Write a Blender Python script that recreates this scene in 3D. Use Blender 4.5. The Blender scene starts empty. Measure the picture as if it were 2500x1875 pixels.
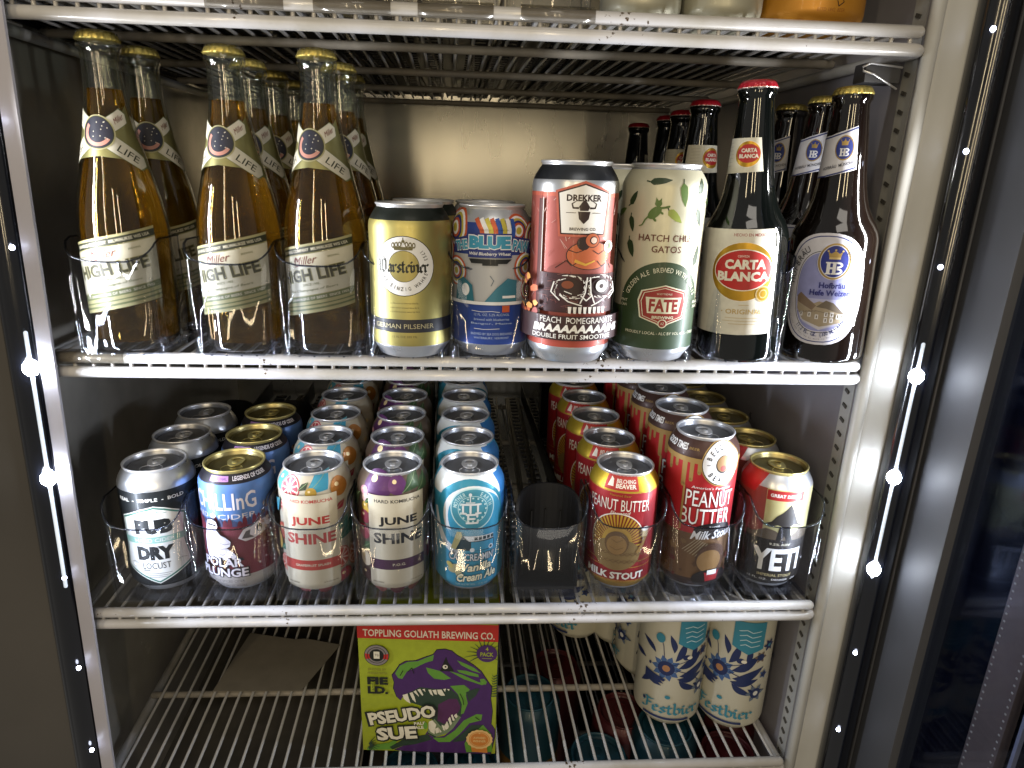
import bpy, bmesh, math, random
from mathutils import Matrix, Vector
from mathutils.geometry import tessellate_polygon
random.seed(7)
PI = math.pi
SC = bpy.context.scene
COL = SC.collection
MM = 0.001

# ---------------------------------------------------------------- camera
def make_camera():
    yaw, pitch, roll, f = 0.0646, -0.3049, 0.02948, 1615.1
    fw = Vector((math.sin(yaw)*math.cos(pitch), math.cos(yaw)*math.cos(pitch), math.sin(pitch)))
    r = Vector((math.cos(yaw), -math.sin(yaw), 0)); u = r.cross(fw)
    c, s = math.cos(roll), math.sin(roll)
    r2 = r*c + u*s; u2 = u*c - r*s
    cam = bpy.data.cameras.new('camera'); o = bpy.data.objects.new('camera', cam); COL.objects.link(o)
    cam.sensor_width = 36; cam.lens = f/2500*36; cam.clip_start = 0.01; cam.clip_end = 50
    m = Matrix(((r2.x, u2.x, -fw.x, 0.00086), (r2.y, u2.y, -fw.y, -0.5463), (r2.z, u2.z, -fw.z, 0.15185), (0, 0, 0, 1)))
    o.matrix_world = m
    SC.camera = o
make_camera()

# ---------------------------------------------------------------- world, lamps, exposure
W = bpy.data.worlds.new('World'); SC.world = W; W.use_nodes = True
W.node_tree.nodes['Background'].inputs[0].default_value = (1.0, 0.96, 0.9, 1)
W.node_tree.nodes['Background'].inputs[1].default_value = 0.29

def area(name, loc, target, sx, sy, power, col, spread=180):
    l = bpy.data.lights.new(name, 'AREA'); l.shape = 'RECTANGLE'; l.size = sx; l.size_y = sy
    l.energy = power; l.color = col; l.spread = math.radians(spread)
    o = bpy.data.objects.new(name, l); COL.objects.link(o); o.location = loc
    d = Vector(target)-Vector(loc)
    o.rotation_euler = d.to_track_quat('-Z', 'Y').to_euler()
    o['category'] = 'lamp'
    return o
COOL = (0.80, 0.87, 1.0); WARM = (1.0, 0.80, 0.50)
# strip lamps behind the two door posts
area('strip_lamp', (0.374, -0.050, -0.10), (-0.05, 0.03, -0.09), 0.008, 0.24, 0.95, COOL, 110)
area('strip_lamp', (-0.345, -0.060, -0.10), (0.05, 0.03, -0.09), 0.008, 0.24, 0.95, COOL, 110)
area('strip_lamp', (0.374, -0.050, 0.11), (-0.05, 0.03, 0.13), 0.006, 0.16, 1.0, (0.95, 0.95, 0.95), 120)
area('strip_lamp', (-0.338, -0.050, 0.11), (0.05, 0.03, 0.13), 0.006, 0.16, 0.7, (0.95, 0.95, 0.95), 120)
# shop tube lamps behind the camera
area('tube_lamp', (-0.10, -1.5, 0.32), (0, 0, 0.1), 0.035, 0.9, 4.5, WARM)
area('tube_lamp', (0.26, -1.6, 0.32), (0, 0, 0.1), 0.03, 0.9, 4.5, WARM)
area('tube_lamp', (-0.75, -1.4, 0.5), (0, 0, 0.1), 0.04, 0.9, 5.0, WARM)
area('ceiling_lamp', (0.1, -1.3, 1.5), (0, 0.1, 0.1), 0.9, 0.5, 5.5, (1.0, 0.93, 0.82))
SC.view_settings.view_transform = 'Standard'; SC.view_settings.look = 'None'
SC.view_settings.gamma = 1.0; SC.view_settings.exposure = -0.22
SC.render.engine = 'CYCLES'
SC.cycles.max_bounces = 14; SC.cycles.transmission_bounces = 12; SC.cycles.transparent_max_bounces = 24
SC.cycles.glossy_bounces = 5; SC.cycles.diffuse_bounces = 3
SC.cycles.caustics_refractive = False; SC.cycles.caustics_reflective = False
SC.cycles.use_denoising = True
SC.cycles.sample_clamp_indirect = 4.0

# ---------------------------------------------------------------- materials
def lin(h):
    h = h.lstrip('#'); c = [int(h[i:i+2], 16)/255 for i in (0, 2, 4)]
    return tuple(x/12.92 if x <= 0.04045 else ((x+0.055)/1.055)**2.4 for x in c)
MATS = {}
def mat(name, col='#808080', metal=0.0, rough=0.5, coat=0.0, noise=0.0, nscale=60, stretch=(1, 1, 1), rnoise=0.0, bump=0.0,
        trans=0.0, ior=1.45, emit=None, estr=0.0, spec=0.5):
    if name in MATS: return MATS[name]
    m = bpy.data.materials.new(name); m.use_nodes = True; nt = m.node_tree
    b = nt.nodes['Principled BSDF']; L = nt.links
    c = lin(col) if isinstance(col, str) else col
    b.inputs['Base Color'].default_value = (*c, 1); b.inputs['Metallic'].default_value = metal
    b.inputs['Roughness'].default_value = rough; b.inputs['Coat Weight'].default_value = coat
    b.inputs['Coat Roughness'].default_value = 0.08
    b.inputs['Transmission Weight'].default_value = trans; b.inputs['IOR'].default_value = ior
    b.inputs['Specular IOR Level'].default_value = spec
    if emit:
        b.inputs['Emission Color'].default_value = (*lin(emit), 1); b.inputs['Emission Strength'].default_value = estr
    if noise or rnoise or bump:
        tc = nt.nodes.new('ShaderNodeTexCoord'); mp = nt.nodes.new('ShaderNodeMapping')
        mp.inputs['Scale'].default_value = stretch
        n = nt.nodes.new('ShaderNodeTexNoise'); n.inputs['Scale'].default_value = nscale; n.inputs['Detail'].default_value = 6
        L.new(tc.outputs['Object'], mp.inputs[0]); L.new(mp.outputs[0], n.inputs['Vector'])
        if noise:
            r = nt.nodes.new('ShaderNodeMapRange'); r.inputs[1].default_value = 0.3; r.inputs[2].default_value = 0.7
            r.inputs[3].default_value = 1-noise; r.inputs[4].default_value = 1+noise*0.4
            mx = nt.nodes.new('ShaderNodeVectorMath'); mx.operation = 'SCALE'; mx.inputs[0].default_value = c
            L.new(n.outputs[0], r.inputs[0]); L.new(r.outputs[0], mx.inputs['Scale']); L.new(mx.outputs[0], b.inputs['Base Color'])
        if rnoise:
            r2 = nt.nodes.new('ShaderNodeMapRange'); r2.inputs[1].default_value = 0.3; r2.inputs[2].default_value = 0.7
            r2.inputs[3].default_value = max(0.02, rough-rnoise); r2.inputs[4].default_value = rough+rnoise
            L.new(n.outputs[0], r2.inputs[0]); L.new(r2.outputs[0], b.inputs['Roughness'])
        if bump:
            bp = nt.nodes.new('ShaderNodeBump'); bp.inputs['Strength'].default_value = bump; bp.inputs['Distance'].default_value = 0.0006
            L.new(n.outputs[0], bp.inputs['Height']); L.new(bp.outputs[0], b.inputs['Normal'])
    MATS[name] = m; return m

def rack_material():
    # white paint with grime specks and rust freckles
    m = mat('rack_paint', '#c9c5bd', rough=0.28, coat=0.3)
    nt = m.node_tree; L = nt.links; b = nt.nodes['Principled BSDF']
    tc = nt.nodes.new('ShaderNodeTexCoord'); n = nt.nodes.new('ShaderNodeTexNoise'); n.inputs['Scale'].default_value = 14; n.inputs['Detail'].default_value = 8
    n2 = nt.nodes.new('ShaderNodeTexNoise'); n2.inputs['Scale'].default_value = 260; n2.inputs['Detail'].default_value = 4
    L.new(tc.outputs['Object'], n.inputs['Vector']); L.new(tc.outputs['Object'], n2.inputs['Vector'])
    cr = nt.nodes.new('ShaderNodeValToRGB'); cr.color_ramp.elements[0].position = 0.35; cr.color_ramp.elements[0].color = (*lin('#aaa79f'), 1)
    cr.color_ramp.elements[1].position = 0.62; cr.color_ramp.elements[1].color = (*lin('#c6c6ca'), 1)
    L.new(n.outputs[0], cr.inputs[0])
    mul = nt.nodes.new('ShaderNodeMath'); mul.operation = 'MULTIPLY'
    L.new(n.outputs[0], mul.inputs[0]); L.new(n2.outputs[0], mul.inputs[1])
    gt = nt.nodes.new('ShaderNodeMapRange'); gt.inputs[1].default_value = 0.405; gt.inputs[2].default_value = 0.43
    L.new(mul.outputs[0], gt.inputs[0])
    mx = nt.nodes.new('ShaderNodeMix'); mx.data_type = 'RGBA'; mx.inputs[7].default_value = (*lin('#4a3a28'), 1)
    L.new(gt.outputs[0], mx.inputs[0]); L.new(cr.outputs[0], mx.inputs[6]); L.new(mx.outputs[2], b.inputs['Base Color'])
    return m
M_RACK = rack_material()
M_RACKD = mat('rack_paint_dull', '#9a948a', rough=0.45, noise=0.25, nscale=40)
M_BACK = mat('brushed_steel', '#a8a69e', metal=0.85, rough=0.27, noise=0.22, nscale=7, rnoise=0.05, bump=0.012, stretch=(1, 1, 0.3))
M_LEFT = mat('side_liner', '#b6b1a8', metal=0.25, rough=0.2, noise=0.3, nscale=9, rnoise=0.08, bump=0.05)
M_RIGHT = mat('side_liner_pale', '#9a98a0', metal=0.3, rough=0.33, noise=0.25, nscale=8, rnoise=0.06)
M_TRIM = mat('cream_trim', '#b0b0ac', rough=0.4, noise=0.14, nscale=9, rnoise=0.08)
M_TRIMG = mat('grey_trim', '#a5a3ab', rough=0.35, noise=0.1, nscale=12)
M_PANEL = mat('grey_brown_panel', '#54504a', rough=0.32, metal=0.3, noise=0.2, nscale=5)
M_GASKET = mat('black_vinyl', '#07080d', rough=0.16, coat=0.6, rnoise=0.05, nscale=20)
M_DARK = mat('black_plastic', '#0b0b0f', rough=0.35, noise=0.3, nscale=40)
M_PUSH = mat('black_pusher_plastic', '#101012', rough=0.5)
M_DOORG = mat('door_grey', '#45464a', rough=0.6, noise=0.15, nscale=6)
M_SPACER = mat('bronze_spacer', '#8e7a6c', metal=0.3, rough=0.5, noise=0.1)
M_DOT = mat('spacer_hole', '#d8ccb4', rough=0.5)
M_ALU = mat('aluminium', '#d2d3d6', metal=0.8, rough=0.3, rnoise=0.06, nscale=30)
M_LID = mat('lid_aluminium', '#a2a4aa', metal=0.9, rough=0.36, rnoise=0.08, nscale=50)
M_RIMA = mat('rim_aluminium', '#dcdde0', metal=0.65, rough=0.32)
M_RIMG = mat('rim_gold', '#d2c583', metal=0.7, rough=0.3)
M_LIDG = mat('lid_gold', '#9f9468', metal=0.9, rough=0.36)
M_CAPG = mat('cap_gold', '#c4b263', metal=0.85, rough=0.38, bump=0.5, nscale=500, noise=0.3)
M_CAPR = mat('cap_red', '#a8182a', metal=0.3, rough=0.28, coat=0.4)
M_CAPS = mat('cap_skirt_pale', '#c9b8b0', metal=0.7, rough=0.3)
M_LED = mat('led_lit', '#ffffff', emit='#eaf2ff', estr=130.0)
M_LEDD = mat('led_dim', '#ffffff', emit='#dfe6ff', estr=22.0)
M_GLARE = mat('glare_line', '#dfe8f5', emit='#cfe0f2', estr=0.55, rough=0.2)
M_DGLASS = mat('dark_brown_glass', '#0c0705', rough=0.05, coat=0.4, spec=0.7)
M_DGLASS2 = mat('dark_green_black_glass', '#060807', rough=0.05, coat=0.4, spec=0.7)
M_PAPER = mat('grey_paper', '#7c776e', rough=0.7, noise=0.1)
M_CARD = mat('brown_card', '#4a4640', rough=0.8, noise=0.2)

def ink(h, metal=0.25, rough=0.3):
    c = [int(h[i:i+2], 16) for i in (1, 3, 5)]; g = sum(c)/3
    h = '#%02x%02x%02x' % tuple(int(min(255, x*0.88+g*0.12+4)) for x in c)
    return mat('ink_%s_%d' % (h.strip('#'), int(metal*100)), h, metal=metal, rough=rough+.14, coat=0.06, rnoise=0.05, nscale=90)
def pap(h):
    return mat('paper_%s' % h.strip('#'), h, rough=0.5, noise=0.1, nscale=120, bump=0.12)

def acrylic(name, tint, gl, rough=0.04, fac=1.45, edge=0.4, pwr=4.0):
    if name in MATS: return MATS[name]
    m = bpy.data.materials.new(name); m.use_nodes = True; nt = m.node_tree; L = nt.links
    nt.nodes.remove(nt.nodes['Principled BSDF']); out = nt.nodes['Material Output']
    t = nt.nodes.new('ShaderNodeBsdfTransparent'); t.inputs[0].default_value = (*tint, 1)
    g = nt.nodes.new('ShaderNodeBsdfGlossy'); g.inputs[0].default_value = (*gl, 1); g.inputs['Roughness'].default_value = rough
    lw = nt.nodes.new('ShaderNodeLayerWeight'); lw.inputs[0].default_value = 0.5
    pw = nt.nodes.new('ShaderNodeMath'); pw.operation = 'POWER'; pw.inputs[1].default_value = pwr
    fr = nt.nodes.new('ShaderNodeMath'); fr.operation = 'MULTIPLY_ADD'; fr.inputs[1].default_value = edge; fr.inputs[2].default_value = ((fac-1)/(fac+1))**2*0.6
    L.new(lw.outputs['Facing'], pw.inputs[0]); L.new(pw.outputs[0], fr.inputs[0])
    mx = nt.nodes.new('ShaderNodeMixShader')
    tc = nt.nodes.new('ShaderNodeTexCoord'); n = nt.nodes.new('ShaderNodeTexNoise'); n.inputs['Scale'].default_value = 35; n.inputs['Detail'].default_value = 2
    bp = nt.nodes.new('ShaderNodeBump'); bp.inputs['Strength'].default_value = 0.004; bp.inputs['Distance'].default_value = 0.001
    L.new(tc.outputs['Object'], n.inputs['Vector']); L.new(n.outputs[0], bp.inputs['Height'])
    L.new(bp.outputs[0], g.inputs['Normal']); L.new(bp.outputs[0], lw.inputs['Normal'])
    L.new(fr.outputs[0], mx.inputs[0]); L.new(t.outputs[0], mx.inputs[1]); L.new(g.outputs[0], mx.inputs[2])
    L.new(mx.outputs[0], out.inputs[0]); MATS[name] = m; return m
M_ACR = acrylic('clear_acrylic', (0.93, 0.94, 0.96), (1, 1, 1), 0.05, 1.5)
M_ACRB = acrylic('clear_acrylic_foot', (0.82, 0.83, 0.87), (1, 1, 1), 0.12, 1.9)
M_EDGE = acrylic('acrylic_cut_edge', (0.42, 0.44, 0.5), (0.9, 0.93, 1), 0.15, 1.6)
M_CLIP = acrylic('label_clip_plastic', (0.72, 0.70, 0.66), (1, 1, 1), 0.12, 1.6)
M_PANE = acrylic('door_glass', (0.72, 0.76, 0.85), (0.4, 0.45, 0.6), 0.03, 1.4)

def glassmat(name, col, ior, rough=0.0, bump=0.0):
    return mat(name, col, rough=rough, trans=1.0, ior=ior, bump=bump, nscale=55)
M_GLASS = acrylic('clear_bottle_glass', (0.88, 0.90, 0.87), (1, 1, 1), 0.03, 1.75, 0.85, 2.4)
def beer_material():
    m = bpy.data.materials.new('golden_beer'); m.use_nodes = True; nt = m.node_tree; L = nt.links
    nt.nodes.remove(nt.nodes['Principled BSDF']); out = nt.nodes['Material Output']
    g = nt.nodes.new('ShaderNodeBsdfGlass'); g.inputs['Color'].default_value = (0.98, 0.80, 0.38, 1); g.inputs['IOR'].default_value = 1.33; g.inputs['Roughness'].default_value = 0.01
    t = nt.nodes.new('ShaderNodeBsdfTranslucent'); t.inputs[0].default_value = (0.90, 0.52, 0.09, 1)
    d = nt.nodes.new('ShaderNodeBsdfTransparent'); d.inputs[0].default_value = (0.96, 0.72, 0.27, 1)
    m1 = nt.nodes.new('ShaderNodeMixShader'); m1.inputs[0].default_value = 0.55
    m2 = nt.nodes.new('ShaderNodeMixShader'); m2.inputs[0].default_value = 0.12
    tc = nt.nodes.new('ShaderNodeTexCoord'); n = nt.nodes.new('ShaderNodeTexNoise'); n.inputs['Scale'].default_value = 45; n.inputs['Detail'].default_value = 3
    bp = nt.nodes.new('ShaderNodeBump'); bp.inputs['Strength'].default_value = 0.05; bp.inputs['Distance'].default_value = 0.001
    L.new(tc.outputs['Object'], n.inputs['Vector']); L.new(n.outputs[0], bp.inputs['Height']); L.new(bp.outputs[0], g.inputs['Normal'])
    L.new(g.outputs[0], m1.inputs[1]); L.new(d.outputs[0], m1.inputs[2]); L.new(m1.outputs[0], m2.inputs[1]); L.new(t.outputs[0], m2.inputs[2]); L.new(m2.outputs[0], out.inputs[0])
    return m
M_BEER = beer_material()

# ---------------------------------------------------------------- mesh helpers (all in millimetres)
def link(name, me, parent=None):
    o = bpy.data.objects.new(name, me); COL.objects.link(o)
    if parent: o.parent = parent
    return o
def mesh_obj(name, verts, faces, mats, parent=None, fm=None, smooth=True, loc=None, normals=None):
    me = bpy.data.meshes.new(name)
    me.from_pydata([(x*MM, y*MM, z*MM) for x, y, z in verts], [], faces)
    if not isinstance(mats, (list, tuple)): mats = [mats]
    for m in mats: me.materials.append(m)
    if fm: me.polygons.foreach_set('material_index', fm)
    if smooth: me.polygons.foreach_set('use_smooth', [True]*len(me.polygons))
    me.update()
    if normals: me.normals_split_custom_set_from_vertices(normals)
    o = link(name, me, parent)
    if loc: o.location = [c*MM for c in loc]
    return o
def thing(name, label, cat, loc=(0, 0, 0), group=None, rot=0):
    o = bpy.data.objects.new(name, None); COL.objects.link(o); o.empty_display_size = 0.02
    o.location = [c*MM for c in loc]; o.rotation_euler = (0, 0, rot)
    o['label'] = label; o['category'] = cat
    if group: o['group'] = group
    return o
def copy_tree(o, parent=None):
    c = o.copy(); COL.objects.link(c)
    if parent: c.parent = parent
    for ch in list(o.children): copy_tree(ch, c)
    return c

def box_data(x0, x1, y0, y1, z0, z1, bev=0):
    v = [(x, y, z) for x in (x0, x1) for y in (y0, y1) for z in (z0, z1)]
    f = [(0, 1, 3, 2), (4, 6, 7, 5), (0, 4, 5, 1), (2, 3, 7, 6), (0, 2, 6, 4), (1, 5, 7, 3)]
    return v, f
class Mesh:
    def __init__(s): s.v = []; s.f = []; s.m = []
    def add(s, vf, mi=0):
        b = len(s.v); s.v += vf[0]; s.f += [tuple(i+b for i in f) for f in vf[1]]; s.m += [mi]*len(vf[1]); return s
    def box(s, *a, mi=0): return s.add(box_data(*a), mi)
    def out(s, name, mats, parent=None, smooth=False, bevel=0, loc=None):
        o = mesh_obj(name, s.v, s.f, mats, parent, s.m, smooth, loc)
        if bevel:
            bm = bmesh.new(); bm.from_mesh(o.data)
            bmesh.ops.bevel(bm, geom=bm.edges[:], offset=bevel*MM, segments=2, profile=0.7, affect='EDGES')
            bm.to_mesh(o.data); bm.free()
            o.data.polygons.foreach_set('use_smooth', [True]*len(o.data.polygons))
            o.data.set_sharp_from_angle(angle=math.radians(40))
        return o

def tube_data(pts, r, seg=10, cap=True, rx=None):
    P = [Vector(p) for p in pts]; rings = []
    rr = [r]*len(P)
    if cap:
        d0 = (P[0]-P[1]).normalized(); d1 = (P[-1]-P[-2]).normalized()
        P = [P[0]+d0*r*0.55] + P + [P[-1]+d1*r*0.55]; rr = [r*0.6]+rr+[r*0.6]
        P = [P[0]+d0*r*0.15] + P + [P[-1]+d1*r*0.15]; rr = [r*0.05]+rr+[r*0.05]
    n = None; v = []; f = []
    for i, p in enumerate(P):
        t = ((P[min(i+1, len(P)-1)]-P[max(i-1, 0)])).normalized()
        if n is None:
            a = Vector((0, 0, 1)) if abs(t.z) < 0.9 else Vector((1, 0, 0)); n = (a-t*a.dot(t)).normalized()
        else: n = (n-t*n.dot(t)).normalized()
        b = t.cross(n)
        for k in range(seg):
            a = 2*PI*k/seg; q = p+(n*math.cos(a)+b*math.sin(a))*rr[i]; v.append(tuple(q))
    for i in range(len(P)-1):
        for k in range(seg):
            k2 = (k+1) % seg; f.append((i*seg+k, i*seg+k2, (i+1)*seg+k2, (i+1)*seg+k))
    f.append(tuple(range(seg))[::-1]); f.append(tuple(range((len(P)-1)*seg, len(P)*seg)))
    return v, f
def tube(name, pts, r, m, parent=None, seg=10, cap=True, loc=None):
    v, f = tube_data(pts, r, seg, cap); return mesh_obj(name, v, f, m, parent, loc=loc)

def lathe_data(prof, seg, cap0=True, cap1=True, fn=None):
    v = []; f = []
    for j, (r, z) in enumerate(prof):
        for k in range(seg):
            a = 2*PI*k/seg; rr = r if fn is None else fn(r, z, a)
            v.append((rr*math.sin(a), -rr*math.cos(a), z))
    for j in range(len(prof)-1):
        for k in range(seg):
            k2 = (k+1) % seg; f.append((j*seg+k, j*seg+k2, (j+1)*seg+k2, (j+1)*seg+k))
    if cap0: f.append(tuple(range(seg))[::-1])
    if cap1: f.append(tuple(range((len(prof)-1)*seg, len(prof)*seg)))
    return v, f

# ---------------------------------------------------------------- flat print wrapped on round bodies
NS = 104
TCACHE = {}
def text_tris(s, bold=0.0, res=2):
    key = (s, bold, res)
    if key in TCACHE: return TCACHE[key]
    cu = bpy.data.curves.new('lettering', 'FONT'); cu.body = s; cu.resolution_u = res; cu.offset = bold
    ob = bpy.data.objects.new('lettering', cu); me = bpy.data.meshes.new_from_object(ob)
    me.calc_loop_triangles()
    vs = [(v.co.x, v.co.y) for v in me.vertices]
    tris = [tuple(vs[i] for i in t.vertices) for t in me.loop_triangles]
    bpy.data.objects.remove(ob); bpy.data.meshes.remove(me); bpy.data.curves.remove(cu)
    # front face only (fonts fill both sides when extruded; here a single layer)
    if tris:
        xs = [p[0] for t in tris for p in t]; ys = [p[1] for t in tris for p in t]
        bb = (min(xs), max(xs), min(ys), max(ys))
    else: bb = (0, 1, 0, 1)
    TCACHE[key] = (tris, bb); return TCACHE[key]

def clip(poly, ax, c, sgn):
    out = []; n = len(poly)
    for i in range(n):
        a = poly[i]; b = poly[(i+1) % n]; da = (a[ax]-c)*sgn; db = (b[ax]-c)*sgn
        if da >= 0: out.append(a)
        if (da > 0 and db < 0) or (da < 0 and db > 0):
            t = da/(da-db); out.append((a[0]+(b[0]-a[0])*t, a[1]+(b[1]-a[1])*t))
    return out
def slices(poly, ax, cuts_fn):
    lo = min(p[ax] for p in poly); hi = max(p[ax] for p in poly); cuts = cuts_fn(lo, hi)
    if not cuts: return [poly]
    out = []; rest = poly
    for c in cuts:
        a = clip(rest, ax, c, -1)
        if len(a) > 2: out.append(a)
        rest = clip(rest, ax, c, 1)
        if len(rest) < 3: break
    if len(rest) > 2: out.append(rest)
    return out

class Art:
    """Flat print. surf(u, z, off) -> (point, normal); layers stacked a hair above each other."""
    def __init__(s, R=33.1, prof=None, zcuts=(), flat=None, step=0.025, base=0.05, du0=0.0):
        s.R = R; s.prof = prof; s.flat = flat; s.zc = sorted(zcuts); s.du = 2*PI*R/NS
        s.v = []; s.f = []; s.fm = []; s.nrm = []; s.mats = []; s.h = base; s.step = step; s.du0 = du0
    def up(s): s.h += s.step
    def rad(s, z):
        p = s.prof
        for i in range(len(p)-1):
            if p[i][1] <= z <= p[i+1][1]:
                t = (z-p[i][1])/max(1e-6, p[i+1][1]-p[i][1]); dr = (p[i+1][0]-p[i][0])/max(1e-6, p[i+1][1]-p[i][1])
                return p[i][0]+(p[i+1][0]-p[i][0])*t, dr
        return (p[0][0] if z < p[0][1] else p[-1][0]), 0
    def surf(s, u, z):
        if s.flat: return s.flat(u, z, s.h)
        r, dr = s.rad(z); a = (u+s.du0)/s.R
        seg = 2*PI/NS; ac = (math.floor(a/seg)+0.5)*seg
        r = r*math.cos(seg/2)/math.cos(a-ac)+s.h
        n = Vector((math.sin(a), -math.cos(a), -dr)).normalized()
        return (r*math.sin(a), -r*math.cos(a), z-dr*s.h*0.5), n
    def put(s, tris, m):
        if m not in s.mats: s.mats.append(m)
        mi = s.mats.index(m)
        for t in tris:
            t = list(t)
            a2 = (t[1][0]-t[0][0])*(t[2][1]-t[0][1])-(t[2][0]-t[0][0])*(t[1][1]-t[0][1])
            if abs(a2) < 1e-9: continue
            if a2 < 0: t = t[::-1]
            if s.flat: parts = [t]
            else:
                uc = lambda lo, hi: [k*s.du-s.du0 for k in range(math.floor((lo+s.du0)/s.du+1e-6)+1, math.ceil((hi+s.du0)/s.du-1e-6))]
                zc = lambda lo, hi: [c for c in s.zc if lo < c < hi]
                parts = [q for p in slices(t, 0, uc) for q in slices(p, 1, zc)]
            for p in parts:
                b = len(s.v)
                for q in p:
                    co, n = s.surf(q[0], q[1]); s.v.append(co); s.nrm.append(n)
                s.f.append(tuple(range(b, b+len(p)))); s.fm.append(mi)
        s.up()
    def poly(s, pts, m):
        tr = tessellate_polygon([[Vector((x, y, 0)) for x, y in pts]])
        s.put([tuple(pts[i] for i in t) for t in tr], m)
    def rect(s, x0, x1, z0, z1, m): s.put([((x0, z0), (x1, z0), (x1, z1)), ((x0, z0), (x1, z1), (x0, z1))], m)
    def ell(s, cx, cz, rx, rz, m, a0=0, a1=360, n=36, rot=0):
        c, q = math.cos(rot), math.sin(rot); P = []
        for i in range(n+1):
            a = math.radians(a0+(a1-a0)*i/n); x, y = rx*math.cos(a), rz*math.sin(a); P.append((cx+x*c-y*q, cz+x*q+y*c))
        s.put([((cx, cz), P[i], P[i+1]) for i in range(n)], m)
    def ring(s, cx, cz, rx, rz, w, m, a0=0, a1=360, n=40):
        T = []
        for i in range(n):
            a, b = (math.radians(a0+(a1-a0)*k/n) for k in (i, i+1))
            p = [(cx+(rx-o)*math.cos(t), cz+(rz-o)*math.sin(t)) for t, o in ((a, 0), (b, 0), (b, w), (a, w))]
            T += [(p[0], p[1], p[2]), (p[0], p[2], p[3])]
        s.put(T, m)
    def sup(s, cx, cz, rx, rz, m, e=2.6, rot=0, n=44):   # rounded oval
        P = []
        for i in range(n):
            a = 2*PI*i/n; x = rx*abs(math.cos(a))**(2/e)*(1 if math.cos(a) > 0 else -1); y = rz*abs(math.sin(a))**(2/e)*(1 if math.sin(a) > 0 else -1)
            P.append((cx+x*math.cos(rot)-y*math.sin(rot), cz+x*math.sin(rot)+y*math.cos(rot)))
        s.put([((cx, cz), P[i], P[(i+1) % n]) for i in range(n)], m)
    def text(s, t, cx, cz, w, h, m, bold=0.0, shear=0.0, rot=0.0, curve=0.0, res=2):
        tris, bb = text_tris(t, bold, res)
        sx = w/(bb[1]-bb[0]); sz = h/(bb[3]-bb[2]) if h else sx
        mx, mz = (bb[0]+bb[1])/2, (bb[2]+bb[3])/2; c, q = math.cos(rot), math.sin(rot)
        def tf(p):
            x, y = (p[0]-mx)*sx, (p[1]-mz)*sz; x += shear*y; y += curve*(x*x/(w*w/4))
            return (cx+x*c-y*q, cz+x*q+y*c)
        s.put([tuple(tf(p) for p in tr) for tr in tris], m)
    def otext(s, t, cx, cz, w, h, m, mo, grow=0.05, **k):
        b = k.pop('bold', 0.0); s.text(t, cx, cz, w*1.04, h*1.16, mo, bold=b+grow, **k); s.text(t, cx, cz, w, h, m, bold=b, **k)
    def arctext(s, t, cx, cz, rx, rz, a0, a1, h, m, bold=0.01, flip=False, wf=0.75):
        n = len(t); T = []
        for i, ch in enumerate(t):
            if ch == ' ': continue
            a = math.radians(a0+(a1-a0)*(i/(n-1) if n > 1 else 0)); tris, bb = text_tris(ch, bold)
            sc = h/0.72; mx = (bb[0]+bb[1])/2; r = a-PI/2+(PI if flip else 0); c, q = math.cos(r), math.sin(r)
            px, pz = cx+rx*math.cos(a), cz+rz*math.sin(a)
            for tr in tris:
                T.append(tuple((px+((p[0]-mx)*sc*wf)*c-((p[1]-0.36)*sc)*q, pz+((p[0]-mx)*sc*wf)*q+((p[1]-0.36)*sc)*c) for p in tr))
        s.put(T, m)
    def nib(s, line, w, m, ang=45, T=None):
        dx, dz = w/2*math.cos(math.radians(ang)), w/2*math.sin(math.radians(ang)); out = []
        for (a, b), (c, d) in zip(line, line[1:]):
            q = [(a-dx, b-dz), (a+dx, b+dz), (c+dx, d+dz), (c-dx, d-dz)]
            out += [(q[0], q[1], q[2]), (q[0], q[2], q[3])]
        if T is not None: T += out
        else: s.put(out, m)
    def pen(s, line, w, m, w2=None):
        T = []; n = len(line)
        for i, ((a, b), (c, d)) in enumerate(zip(line, line[1:])):
            l = math.hypot(c-a, d-b) or 1; e = w2 if w2 is not None else w
            wa = (w+(e-w)*i/(n-1))/2; wb = (w+(e-w)*(i+1)/(n-1))/2; nx, nz = -(d-b)/l, (c-a)/l
            q = [(a-nx*wa, b-nz*wa), (c-nx*wb, d-nz*wb), (c+nx*wb, d+nz*wb), (a+nx*wa, b+nz*wa)]
            T += [(q[0], q[1], q[2]), (q[0], q[2], q[3])]
            if i: T += [((a, b), (a-nx*wa, b-nz*wa), (a+nx*wa, b+nz*wa))]
            for k in range(6):
                p0, p1 = 2*PI*k/6, 2*PI*(k+1)/6
                T.append(((c, d), (c+wb*math.cos(p0), d+wb*math.sin(p0)), (c+wb*math.cos(p1), d+wb*math.sin(p1))))
        s.put(T, m)
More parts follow.
